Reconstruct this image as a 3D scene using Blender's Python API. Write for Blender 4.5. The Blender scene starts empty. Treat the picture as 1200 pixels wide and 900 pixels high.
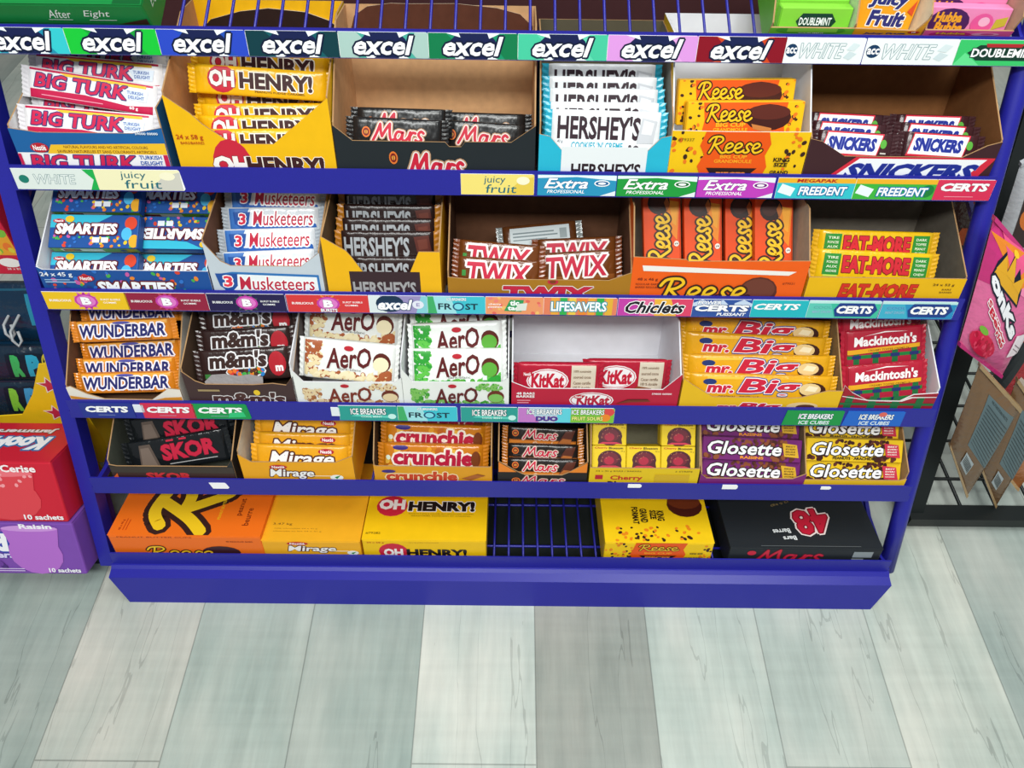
import bpy, bmesh, math, random
from mathutils import Vector, Matrix
random.seed(4)
PI = math.pi
SC = bpy.context.scene
COL = SC.collection

# ------------------------------------------------------------------ camera, world, lights
FPX, PITCH, YAW, ROLL = 900.28, .8535, .0059, -.0156
CAM = Vector((.0093, -.5499, 1.1691))
_f = Vector((math.sin(YAW)*math.cos(PITCH), math.cos(YAW)*math.cos(PITCH), -math.sin(PITCH)))
_r = Vector((math.cos(YAW), -math.sin(YAW), 0))
_d = _f.cross(_r)
RT = math.cos(ROLL)*_r + math.sin(ROLL)*_d
DN = -math.sin(ROLL)*_r + math.cos(ROLL)*_d
cam = bpy.data.cameras.new('camera')
cam.sensor_width = 36; cam.lens = 36*FPX/1200; cam.clip_start = .02
co = bpy.data.objects.new('camera', cam); COL.objects.link(co)
co.matrix_world = Matrix.Translation(CAM) @ Matrix((RT, -DN, -_f)).transposed().to_4x4()
SC.camera = co
SC.view_settings.view_transform = 'Standard'; SC.view_settings.look = 'None'
SC.view_settings.gamma = 1; SC.view_settings.use_curve_mapping = False
SC.view_settings.exposure = 0.0
w = bpy.data.worlds.new('store_ambient'); SC.world = w; w.use_nodes = True
w.node_tree.nodes['Background'].inputs[0].default_value = (.93, .97, 1, 1)
w.node_tree.nodes['Background'].inputs[1].default_value = .2

def area(name, loc, sx, sy, power, look):
    l = bpy.data.lights.new(name, 'AREA'); l.shape = 'RECTANGLE'; l.size = sx; l.size_y = sy
    l.energy = power; l.color = (.97, 1, .975)
    o = bpy.data.objects.new(name, l); COL.objects.link(o); o.location = loc
    o.rotation_euler = (Vector(look)-Vector(loc)).to_track_quat('-Z', 'Y').to_euler()
area('ceiling_light', (-.2, -1.5, 2.6), 2.4, .35, 66, (-.2, .1, .3))
area('ceiling_light', (.5, -.1, 2.7), 2.4, .35, 40, (.4, .0, 0))

# ------------------------------------------------------------------ pixel <-> place helpers
TILT = math.radians(10)
WV = Vector((0, math.cos(TILT), -math.sin(TILT)))
UV = Vector((0, math.sin(TILT), math.cos(TILT)))
SH = {1: (.338, .7525), 2: (.273, .608), 3: (.207, .463), 4: (.137, .317), 5: (.09, .193), 6: (.035, .065)}
FLOOR_U = -.0115                  # shelf floor, measured along the lip from its middle
LIPT = .0165                      # half the lip height
PRINT_U = .0095                   # where the printing seen above the lip starts
def ray(px, py): return ((px-600)/FPX*RT + (py-450)/FPX*DN + _f)
TL = {1: math.radians(-22.5)}
def tl(s): return TL.get(s, TILT)
def wv(s): return Vector((0, math.cos(tl(s)), -math.sin(tl(s))))
def uv(s): return Vector((0, math.sin(tl(s)), math.cos(tl(s))))
def org(s): return Vector((0, SH[s][0], SH[s][1]))
def cut(px, py, P, N):
    d = ray(px, py); return CAM + d*((P-CAM).dot(N)/d.dot(N))
def hitw(s, px, py, wd):          # on the plane wd behind the lip: x, u
    p = cut(px, py, org(s)+wv(s)*wd, wv(s)); return p.x, (p-org(s)).dot(uv(s))
def on_y(px, py, y): return cut(px, py, Vector((0, y, 0)), Vector((0, 1, 0)))
def on_z(px, py, z): return cut(px, py, Vector((0, 0, z)), Vector((0, 0, 1)))
def loc3(s, x, wd, u): return org(s) + Vector((x, 0, 0)) + wv(s)*wd + uv(s)*u
def scale_at(p): return (p-CAM).dot(_f)/FPX      # metres per pixel

# ------------------------------------------------------------------ materials
def lin(h):
    if not isinstance(h, str): return h
    h = h.lstrip('#')
    return tuple(((c/12.92) if c <= .04045 else ((c+.055)/1.055)**2.4) for c in (int(h[i:i+2], 16)/255 for i in (0, 2, 4)))
_M = {}
FIN = {'card': (.45, .3, 0), 'ink': (.38, .35, 0), 'film': (.24, .55, .42), 'kraft': (.8, .15, .1), 'paint': (.36, .5, .12),
       'metal': (.3, .5, 0), 'foil': (.2, .65, .55), 'black': (.45, .4, .05), 'matte': (.8, .2, 0)}
def mat(c, fin='ink'):
    k = (c, fin)
    if k in _M: return _M[k]
    m = bpy.data.materials.new('%s_%s' % (fin, str(c).strip('#'))); m.use_nodes = True
    nt = m.node_tree; b = nt.nodes['Principled BSDF']
    ro, sp, bump = FIN[fin]
    col = lin(c)
    b.inputs['Roughness'].default_value = ro
    b.inputs['Specular IOR Level'].default_value = sp
    if fin in ('ink',):
        b.inputs['Base Color'].default_value = (*col, 1)
    else:
        tc = nt.nodes.new('ShaderNodeTexCoord'); nz = nt.nodes.new('ShaderNodeTexNoise')
        nz.inputs['Scale'].default_value = {'kraft': 90, 'paint': 700, 'film': 60, 'foil': 70}.get(fin, 45)
        nz.inputs['Detail'].default_value = 3
        nt.links.new(tc.outputs['Object'], nz.inputs['Vector'])
        mx = nt.nodes.new('ShaderNodeMix'); mx.data_type = 'RGBA'
        a = .82 if fin in ('kraft', 'paint') else .93
        mx.inputs[6].default_value = (*[x*a for x in col], 1)
        mx.inputs[7].default_value = (*[min(1, x*(2-a)) for x in col], 1)
        nt.links.new(nz.outputs['Fac'], mx.inputs[0]); nt.links.new(mx.outputs[2], b.inputs['Base Color'])
        if bump:
            bp = nt.nodes.new('ShaderNodeBump'); bp.inputs['Strength'].default_value = bump
            bp.inputs['Distance'].default_value = .004 if fin in ('film', 'foil') else .0006
            n2 = nz
            if fin in ('film', 'foil'):
                mp = nt.nodes.new('ShaderNodeMapping'); mp.inputs['Scale'].default_value = (1, .5, 1)
                n2 = nt.nodes.new('ShaderNodeTexNoise'); n2.inputs['Scale'].default_value = 85; n2.inputs['Detail'].default_value = 2
                nt.links.new(tc.outputs['Object'], mp.inputs[0]); nt.links.new(mp.outputs[0], n2.inputs['Vector'])
            nt.links.new(n2.outputs['Fac'], bp.inputs['Height']); nt.links.new(bp.outputs['Normal'], b.inputs['Normal'])
    _M[k] = m
    return m

# ------------------------------------------------------------------ mesh builder
class G:
    def __init__(s): s.v = []; s.f = []; s.m = []; s.mats = []; s.sm = []
    def mi(s, m):
        if m not in s.mats: s.mats.append(m)
        return s.mats.index(m)
    def add(s, vs, fs, m, smooth=False):
        o = len(s.v); s.v += [tuple(v) for v in vs]; k = s.mi(m)
        for f in fs: s.f.append(tuple(i+o for i in f)); s.m.append(k); s.sm.append(smooth)
    def box(s, a, b, m):
        x0, y0, z0 = a; x1, y1, z1 = b
        s.add([(x0,y0,z0),(x1,y0,z0),(x1,y1,z0),(x0,y1,z0),(x0,y0,z1),(x1,y0,z1),(x1,y1,z1),(x0,y1,z1)],
              [(0,3,2,1),(4,5,6,7),(0,1,5,4),(1,2,6,5),(2,3,7,6),(3,0,4,7)], m)
    def cbox(s, a, b, m, c=.0015):    # box with chamfered edges
        bm = bmesh.new(); bmesh.ops.create_cube(bm, size=1)
        for v in bm.verts:
            for i in range(3): v.co[i] = (a[i]+b[i])/2 + v.co[i]*(b[i]-a[i])
        bmesh.ops.bevel(bm, geom=bm.edges[:], offset=c, segments=2, affect='EDGES', profile=.5)
        bm.verts.index_update()
        s.add([v.co[:] for v in bm.verts], [[v.index for v in f.verts] for f in bm.faces], m); bm.free()
    def slab(s, pts, M, t, mf, mb, me):  # outline pts (2D) -> plate; M maps (a, b, depth)
        n = len(pts)
        f0 = [M(p[0], p[1], 0) for p in pts]; f1 = [M(p[0], p[1], t) for p in pts]
        s.add(f0, [tuple(range(n))], mf); s.add(f1, [tuple(reversed(range(n)))], mb)
        s.add(f0+f1, [(i, i+n, (i+1) % n+n, (i+1) % n) for i in range(n)], me)
    def tube(s, pts, r, m, n=8, cap=True):
        pts = [Vector(p) for p in pts]; vs = []; fs = []
        for i, p in enumerate(pts):
            d = (pts[min(i+1, len(pts)-1)]-pts[max(i-1, 0)]).normalized()
            a = d.orthogonal().normalized()
            if i and (a.dot(pa) < 0 or True):
                a = (pa - d*pa.dot(d)).normalized()
            pa = a; b = d.cross(a)
            vs += [p+a*r*math.cos(2*PI*k/n)+b*r*math.sin(2*PI*k/n) for k in range(n)]
        for i in range(len(pts)-1):
            fs += [(i*n+k, i*n+(k+1) % n, (i+1)*n+(k+1) % n, (i+1)*n+k) for k in range(n)]
        if cap: fs += [tuple(reversed(range(n))), tuple(range((len(pts)-1)*n, len(pts)*n))]
        s.add(vs, fs, m, True)
    def bar4(s, p, q, ax, ay, m):       # square bar p->q, half-axes ax, ay
        p, q, ax, ay = map(Vector, (p, q, ax, ay))
        vs = [c+i*ax+j*ay for c in (p, q) for i, j in ((-1,-1),(1,-1),(1,1),(-1,1))]
        s.add(vs, [(0,3,2,1),(4,5,6,7),(0,1,5,4),(1,2,6,5),(2,3,7,6),(3,0,4,7)], m)
    def build(s, name, parent=None):
        me = bpy.data.meshes.new(name); me.from_pydata(s.v, [], s.f)
        for m in s.mats: me.materials.append(m)
        me.polygons.foreach_set('material_index', s.m); me.polygons.foreach_set('use_smooth', s.sm); me.update()
        o = bpy.data.objects.new(name, me); COL.objects.link(o)
        if parent: o.parent = parent
        return o

def tag(o, label, cat, group=None):
    o['label'] = label; o['category'] = cat
    if group: o['group'] = group
    return o
def struct(o): o['kind'] = 'structure'; return o
def empty(name, loc=(0, 0, 0), rot=(0, 0, 0)):
    o = bpy.data.objects.new(name, None); COL.objects.link(o); o.location = loc; o.rotation_euler = rot
    o.empty_display_size = .02; return o
def dup(o):
    c = o.copy(); COL.objects.link(c)
    for ch in o.children:
        d = ch.copy(); COL.objects.link(d); d.parent = c
        for g in ch.children:
            e = g.copy(); COL.objects.link(e); e.parent = d
    return c

# ------------------------------------------------------------------ printing: 2-D artwork laid on a face as thin ink layers
def R(x0, y0, x1, y1, c): return ('P', [(x0,y0),(x1,y0),(x1,y1),(x0,y1)], c)
def P(pts, c): return ('P', pts, c)
def E(cx, cy, rx, ry, c, rot=0): return ('E', cx, cy, rx, ry, c, rot)
def T(t, cx, cy, w, h, c, b=.02, sh=0, st=(), rot=0): return ('T', t, cx, cy, w, h, c, b, sh, st, rot)
def K(t, cx, cy, w, h, c, lw=.14, st=(), rot=0): return ('K', t, cx, cy, w, h, c, lw, st, rot)
def S(cx, cy, r, c, n=5, k=.45, a0=PI/2): return ('S', cx, cy, r, c, n, k, a0)
def D(seed, n, x0, y0, x1, y1, r, cols): return ('D', seed, n, x0, y0, x1, y1, r, cols)
_tc = {}
def glyphs(t, b, sh):
    k = (t, b, sh)
    if k in _tc: return _tc[k]
    cu = bpy.data.curves.new('t', 'FONT'); cu.body = t; cu.offset = b; cu.shear = sh; cu.resolution_u = 2
    ob = bpy.data.objects.new('t', cu); me = bpy.data.meshes.new_from_object(ob)
    vs = [(v.co.x, v.co.y) for v in me.vertices]; fs = [tuple(p.vertices) for p in me.polygons]
    cnt = {}
    for f in fs:
        for i in range(len(f)):
            e = (f[i], f[(i+1) % len(f)]); q = (min(e), max(e)); cnt[q] = cnt.get(q, 0)+1
    ed = [q for q, n in cnt.items() if n == 1]
    bpy.data.objects.remove(ob); bpy.data.meshes.remove(me); bpy.data.curves.remove(cu)
    xs = [v[0] for v in vs]; ys = [v[1] for v in vs]
    _tc[k] = (vs, fs, ed, min(xs), max(xs), min(ys), max(ys)); return _tc[k]
SCRIPT = {
 'R': (.62, [[(.02,0),(.12,.35),(.22,.95)], [(-.04,.7),(.1,.98),(.4,1.02),(.5,.82),(.36,.6),(.18,.52)], [(.2,.52),(.38,.2),(.52,0),(.68,.06)]]),
 'e': (.37, [[(.02,.26),(.2,.34),(.3,.5),(.2,.63),(.07,.5),(.04,.22),(.14,.03),(.3,.08),(.4,.2)]]),
 's': (.34, [[(0,.1),(.12,.02),(.24,.14),(.16,.3),(.12,.46),(.22,.62),(.32,.52)]]),
 'M': (.86, [[(0,-.02),(.16,.45),(.3,.97)], [(.3,.97),(.32,.5),(.36,.25)], [(.36,.25),(.5,.62),(.68,1)], [(.68,1),(.67,.4),(.72,.05),(.85,.1)]]),
 'a': (.47, [[(.3,.52),(.12,.54),(.02,.25),(.1,.03),(.24,.15),(.34,.52)], [(.34,.52),(.3,.15),(.4,.03),(.5,.14)]]),
 'r': (.36, [[(0,.1),(.1,.3),(.16,.55),(.12,.02)], [(.14,.3),(.24,.52),(.36,.5)]]),
}
def smooth_line(p, n=5):
    out = []
    for i in range(len(p)-1):
        a, b, c, d = p[max(i-1, 0)], p[i], p[i+1], p[min(i+2, len(p)-1)]
        for k in range(n):
            t = k/n
            out.append(tuple(.5*((2*b[j])+(-a[j]+c[j])*t+(2*a[j]-5*b[j]+4*c[j]-d[j])*t*t+(-a[j]+3*b[j]-3*c[j]+d[j])*t**3) for j in (0, 1)))
    return out+[p[-1]]
def clip(poly, W, H):
    for ax, lim, sg in ((0, -W/2, 1), (0, W/2, -1), (1, -H/2, 1), (1, H/2, -1)):
        if all((p[ax]-lim)*sg >= -1e-9 for p in poly): continue
        out = []
        for i in range(len(poly)):
            a, b = poly[i-1], poly[i]; da = (a[ax]-lim)*sg; db = (b[ax]-lim)*sg
            if (da >= 0) != (db >= 0):
                t = da/(da-db); out.append((a[0]+(b[0]-a[0])*t, a[1]+(b[1]-a[1])*t))
            if db >= 0: out.append(b)
        poly = out
        if len(poly) < 3: return None
    return poly
def slice_poly(polys, ax, cuts):
    for c in cuts:
        out = []
        for p in polys:
            lo = min(q[ax] for q in p); hi = max(q[ax] for q in p)
            if lo >= c-1e-6 or hi <= c+1e-6: out.append(p); continue
            for sg in (1, -1):
                r = []
                for i in range(len(p)):
                    a, b = p[i-1], p[i]; da = (a[ax]-c)*sg; db = (b[ax]-c)*sg
                    if (da >= 0) != (db >= 0):
                        t = da/(da-db); r.append((a[0]+(b[0]-a[0])*t, a[1]+(b[1]-a[1])*t))
                    if db >= 0: r.append(b)
                if len(r) >= 3: out.append(r)
        polys = out
    return polys
def ink(g, M, W, H, ops, z0=.00025, dz=.0001, cx_=(), cy_=()):
    lay = [0]
    def put(polys, c, fin='ink'):
        lay[0] += 1; z = z0+dz*lay[0]; m = mat(c, fin); vs = []; fs = []
        for i_, p in enumerate(polys):
            p = clip(p, W, H)
            if not p: continue
            zz = z+(i_ % 24)*1.6e-6
            for p in slice_poly(slice_poly([p], 1, cy_), 0, cx_):
                fs.append(tuple(range(len(vs), len(vs)+len(p)))); vs += [M(q[0], q[1], zz) for q in p]
        if fs: g.add(vs, fs, m)
    def ell(cx, cy, rx, ry, rot=0, n=16):
        c, s = math.cos(rot), math.sin(rot)
        return [(cx+rx*math.cos(2*PI*k/n)*c-ry*math.sin(2*PI*k/n)*s, cy+rx*math.cos(2*PI*k/n)*s+ry*math.sin(2*PI*k/n)*c) for k in range(n)]
    for op in ops:
        k = op[0]
        ux = lambda x: (x-.5)*W
        uy = lambda y: (y-.5)*H
        if k == 'P': put([[(ux(x), uy(y)) for x, y in op[1]]], op[2])
        elif k == 'E': put([ell(ux(op[1]), uy(op[2]), op[3]*W, op[4]*H, op[6])], op[5])
        elif k == 'S':
            _, cx, cy, r, c, n, kk, a0 = op; q = []
            for i in range(2*n):
                a = a0+PI*i/n; rr = r*H*(1 if i % 2 == 0 else kk); q.append((ux(cx)+rr*math.cos(a), uy(cy)+rr*math.sin(a)))
            put([[(ux(cx), uy(cy)), q[i], q[(i+1) % (2*n)]] for i in range(2*n)], c)
        elif k == 'D':
            _, sd, n, x0, y0, x1, y1, r, cols = op; rn = random.Random(sd)
            b = {c: [] for c in cols}
            for i in range(n):
                rr = r*H*rn.uniform(.7, 1.2)
                b[cols[i % len(cols)]].append(ell(ux(rn.uniform(x0, x1)), uy(rn.uniform(y0, y1)), rr*1.15, rr*.9, rn.uniform(0, 3), 9))
            for c in cols: put(b[c], c)
        elif k in 'TK':
            if k == 'T': _, t, cx, cy, tw, th, c, bo, sh, st, rot = op
            else: _, t, cx, cy, tw, th, c, lw, st, rot = op
            if rot in (90, -90): bw, bh = tw*H, th*W
            else: bw, bh = tw*W, th*H
            a = math.radians(rot); ca, sa = math.cos(a), math.sin(a); X, Y = ux(cx), uy(cy)
            place = lambda p: (X+p[0]*ca-p[1]*sa, Y+p[0]*sa+p[1]*ca)
            if k == 'T':
                vs, fs, ed, x0, x1, y0, y1 = glyphs(t, bo, sh)
                kx, ky = bw/(x1-x0), bh/(y1-y0)
                q = [((v[0]-(x0+x1)/2)*kx, (v[1]-(y0+y1)/2)*ky) for v in vs]
                for sw, sc in st:
                    r = sw*bh*.68; pl = []
                    for i, j in ed:
                        dx, dy = q[j][0]-q[i][0], q[j][1]-q[i][1]; L = math.hypot(dx, dy)
                        if L < 1e-9: continue
                        dx, dy = dx/L, dy/L; e = r*.45
                        A = (q[i][0]-dx*e, q[i][1]-dy*e); B = (q[j][0]+dx*e, q[j][1]+dy*e)
                        pl.append([place(p) for p in ((A[0]+dy*r, A[1]-dx*r), (B[0]+dy*r, B[1]-dx*r), (B[0]-dy*r, B[1]+dx*r), (A[0]-dy*r, A[1]+dx*r))])
                    put(pl+[[place(q[i]) for i in f] for f in fs], sc)
                put([[place(q[i]) for i in f] for f in fs], c)
            else:
                lines = []; x = 0
                for ch in t:
                    adv, ls = SCRIPT[ch]
                    lines += [smooth_line([(p[0]+x, p[1]) for p in l]) for l in ls]; x += adv
                q = [[place(((p[0]/x-.5)*bw, (p[1]-.5)*bh)) for p in l] for l in lines]
                for r, sc in [((lw/2+sw)*bh, sc) for sw, sc in st]+[(lw/2*bh, c)]:
                    pl = []
                    for l in q:
                        for i in range(len(l)-1):
                            dx, dy = l[i+1][0]-l[i][0], l[i+1][1]-l[i][1]; L = math.hypot(dx, dy) or 1
                            dx, dy = dx/L*r, dy/L*r
                            pl.append([(l[i][0]+dy, l[i][1]-dx), (l[i+1][0]+dy, l[i+1][1]-dx), (l[i+1][0]-dy, l[i+1][1]+dx), (l[i][0]-dy, l[i][1]+dx)])
                        pl += [ell(p[0], p[1], r, r, 0, 8) for p in l]
                    put(pl, sc)

# ------------------------------------------------------------------ candy packs (face up +z, reading along +x)
def make_bar(name, L, W, TH, base, ops, crimp=.009, ccol=None, fin='film'):
    g = G(); m = mat(base, fin); N = 24; Lb = L-2*crimp; ex = 2/5
    st = [(-.5, .1, .97), (-.485, .55, .985), (-.455, .85, 1), (-.41, .98, 1), (-.2, 1, 1), (0, 1, 1), (.2, 1, 1), (.41, .98, 1), (.455, .85, 1), (.485, .55, .985), (.5, .1, .97)]
    prof = []
    for k in range(N):
        a = 2*PI*k/N; c, s = math.cos(a), math.sin(a)
        prof.append((W/2*math.copysign(abs(c)**ex, c), TH/2*math.copysign(abs(s)**ex, s)))
    vs = [(x*Lb, y*sy, z*sz) for x, sz, sy in st for y, z in prof]
    fs = [(i*N+k, (i+1)*N+k, (i+1)*N+(k+1) % N, i*N+(k+1) % N) for i in range(len(st)-1) for k in range(N)]
    g.add(vs, fs, m, True)
    xs = [(s_[0]*Lb, s_[1]) for s_ in st]
    def zt(x, y):
        t = min(.995, abs(2*y/W)); z = TH/2*(1-t**5)**(1/5)
        for (xa, sa), (xb, sb) in zip(xs, xs[1:]):
            if xa <= x <= xb: return z*(sa+(sb-sa)*(x-xa)/(xb-xa))
        return z*.1
    ink(g, lambda x, y, z: (x, y, zt(x, y)+z), Lb*.955, W*.93, ops, .0003, .00007, [k*Lb for k in (-.455, -.41, -.2, 0, .2, .41, .455)], [k*W for k in (-.44, -.39, -.33, -.25, -.12, .12, .25, .33, .39, .44)])
    o = g.build(name)
    for sg in (-1, 1):
        g = G(); n = 14; cm = mat(ccol or base, fin); vs = []; fs = []
        for k in range(n+1):
            y = (k/n-.5)*W*.99; z = .0004*(1 if k % 2 else -1)
            tip = L/2-(.0012 if k % 2 else 0)
            for zz in (.0003, -.0003):
                vs += [(sg*Lb*.498, y, z*.3+zz), (sg*(Lb/2+crimp*.5), y, z+zz), (sg*tip, y, zz)]
        for k in range(n):
            a, b = k*6, (k+1)*6
            for o_ in (0, 3): fs += [(a+o_, a+1+o_, b+1+o_, b+o_), (a+1+o_, a+2+o_, b+2+o_, b+1+o_)]
        g.add(vs, fs, cm); g.build('crimped_end', o)
    return o
def make_carton(name, L, W, TH, base, ops, edge=None, fin='card', edge_ops=None, flap=None):
    g = G(); m = mat(base, fin)
    g.cbox((-L/2, -W/2, -TH/2), (L/2, W/2, TH/2), m, .0012)
    ink(g, lambda x, y, z: (x, y, TH/2+z), L*.985, W*.975, ops)
    if edge or edge_ops:
        eo = ([R(0, 0, 1, 1, edge)] if edge else [])+(edge_ops or [])
        ink(g, lambda x, y, z: (x, -W/2-z, y), L*.98, TH*.9, eo)
    o = g.build(name)
    for sg in (-1, 1):
        h = G(); x = sg*L/2
        h.box((min(x, x+sg*.0006), -W/2*.93, -TH/2*.85), (max(x, x+sg*.0006), W/2*.93, TH/2*.7), mat(flap or base, fin)); h.build('end_flap', o)
    return o
def pose(o, p, e, roll=0, TH=0, yaw=0):
    """face normal raised e deg from horizontal towards the aisle; p = centre of the face"""
    e, a = math.radians(e), math.radians(roll)
    n = Vector((0, -math.cos(e), math.sin(e))); t = Vector((0, math.sin(e), math.cos(e))); r = Vector((1, 0, 0))
    r2 = math.cos(a)*r+math.sin(a)*t; t2 = -math.sin(a)*r+math.cos(a)*t
    m = Matrix((r2, t2, n)).transposed()
    if yaw: m = Matrix.Rotation(math.radians(yaw), 3, 'Z') @ m
    n = m.col[2]
    o.rotation_mode = 'XYZ'; o.rotation_euler = m.to_euler('XYZ'); o.location = p-n*TH/2

ORD = ['frontmost', 'second from the front', 'third from the front', 'fourth from the front', 'fifth from the front', 'sixth from the front']
# ------------------------------------------------------------------ display trays
def make_tray(name, label, s, pl, pr, pt, out, inn, D_=.15, hb=.125, prof=((0, 1), (1, 1)), ops=(), hs=None, knee=.5, back=None, side_ops=None, group=None, fin='card', cat='display box'):
    """pl, pr, pt: left, right and top pixel of the front panel; prof: its top edge; hs: side height at the front"""
    t = .0018; pm = (pl+pr)/2; w_f = .015 if s == 1 else .004
    x0 = hitw(s, pl, pt-.0135*(pm-pl), w_f)[0]; x1 = hitw(s, pr, pt+.0135*(pr-pm), w_f)[0]; u = hitw(s, pm, pt, w_f)[1]
    x0 = max(x0+.0006, -.609); x1 = min(x1-.0006, .609)
    h = u-FLOOR_U; W = x1-x0
    if hs is None: hs = (h*max(prof[0][1], .3), h*max(prof[-1][1], .3))
    else: hs = (h*hs[0], h*hs[1])
    root = empty(name, loc3(s, (x0+x1)/2, w_f, FLOOR_U), (-tl(s), 0, 0)); tag(root, label, cat, group or {1: 'gum boxes on the top shelf'}.get(s, 'open display boxes on the shelves'))
    mo, mi, me = mat(out, fin), mat(inn, 'kraft' if inn != '#e9e9ee' else 'card'), mat('#b08a60' if inn != '#e9e9ee' else '#dcdce0', 'kraft')
    a = W/2
    g = G(); g.slab([(-a, 0), (a, 0)]+[(-a+p[0]*W, p[1]*h) for p in reversed(prof)], lambda x, y, d: (x, d, y), t, mo, mi, me)
    v0 = PRINT_U-FLOOR_U; H = h-v0
    ink(g, lambda x, y, z: (x, -z, v0+H/2+y), W*.99, H*.98, ops)
    g.build('front_panel', root)
    for sg in (-1, 1):
        g = G(); hf = hs[0] if sg < 0 else hs[1]
        pts = [(t, 0), (D_, 0), (D_, hb), (max(t+.01, D_*knee), hb*.98), (t, hf)]
        if sg < 0: g.slab(list(reversed(pts)), lambda x, y, d: (-a+d, x, y), t, mo, mi, me)
        else: g.slab(pts, lambda x, y, d: (a-d, x, y), t, mo, mi, me)
        if side_ops and sg > 0: ink(g, lambda x, y, z: (a+z, D_/2+x, h/2+y), D_, h*.9, side_ops)
        g.build('side_panel', root)
    g = G(); g.slab([(-a+t, 0), (a-t, 0), (a-t, hb), (-a+t, hb)], lambda x, y, d: (x, D_-t+d, y), t, mat(back, 'card') if back else mi, mo, me); g.build('back_panel', root)
    g = G(); g.slab([(-a+t, t), (a-t, t), (a-t, D_-t), (-a+t, D_-t)], lambda x, y, d: (x, y, t-d), t, mi, mo, me); g.build('bottom_panel', root)
    return dict(s=s, h=h, x0=x0, x1=x1, root=root, D=D_+w_f-.004, prof=prof, wf=w_f)

def sizes(o):
    v = [w_.co for q in [o]+list(o.children) for w_ in q.data.vertices]
    return [max(c[k] for c in v)-min(c[k] for c in v) for k in range(3)]
def scrap(o):
    for c in list(o.children): bpy.data.objects.remove(c)
    bpy.data.objects.remove(o)
def axes_of(o):
    m = o.rotation_euler.to_matrix(); return m.col[0].copy(), m.col[1].copy(), m.col[2].copy()
def obb(c, ax, half): return (c, ax, half)
def apart(A, B):
    d = B[0]-A[0]
    cand = list(A[1])+list(B[1])+[a.cross(b) for a in A[1] for b in B[1]]
    for x in cand:
        if x.length < 1e-5: continue
        x = x.normalized()
        ra = sum(abs(x.dot(a))*h for a, h in zip(A[1], A[2])); rb = sum(abs(x.dot(a))*h for a, h in zip(B[1], B[2]))
        if abs(d.dot(x)) > ra+rb: return True
    return False
CEIL = {2: .150, 3: .128, 4: .126, 5: .108, 6: .11, 1: 9}
def top_at(tr, x):
    f = (x-tr['x0'])/(tr['x1']-tr['x0']); pr = tr['prof']
    for a, b in zip(pr, pr[1:]):
        if f <= b[0]: return tr['h']*(a[1]+(b[1]-a[1])*(f-a[0])/max(1e-6, b[0]-a[0]))+FLOOR_U
    return tr['h']*pr[-1][1]+FLOOR_U
def fits(tr, box):
    """inside the tray: behind its front panel, above its floor, in front of its back, under the shelf above"""
    c, ax, half = box; o = org(tr['s']); bad = 0
    for i in (-1, 1):
        for j in (-1, 1):
            for k in (-1, 1):
                q = c+ax[0]*half[0]*i+ax[1]*half[1]*j+ax[2]*half[2]*k-o
                w_, u_ = q.dot(wv(tr['s'])), q.dot(uv(tr['s']))
                if w_ < tr['wf']+.0032 and u_ < top_at(tr, q.x)+.002: bad += tr['wf']+.0032-w_
                if w_ > tr['D']+.0015: bad += w_-tr['D']-.0015
                if u_ < FLOOR_U+.0025: bad += FLOOR_U+.0025-u_
                if w_ > .034 and u_ > CEIL[tr['s']]: bad += min(w_-.034, u_-CEIL[tr['s']])
    return bad
def plural(d):
    return d.replace(' with ', 's with ', 1) if ' with ' in d else d+'s'
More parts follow.
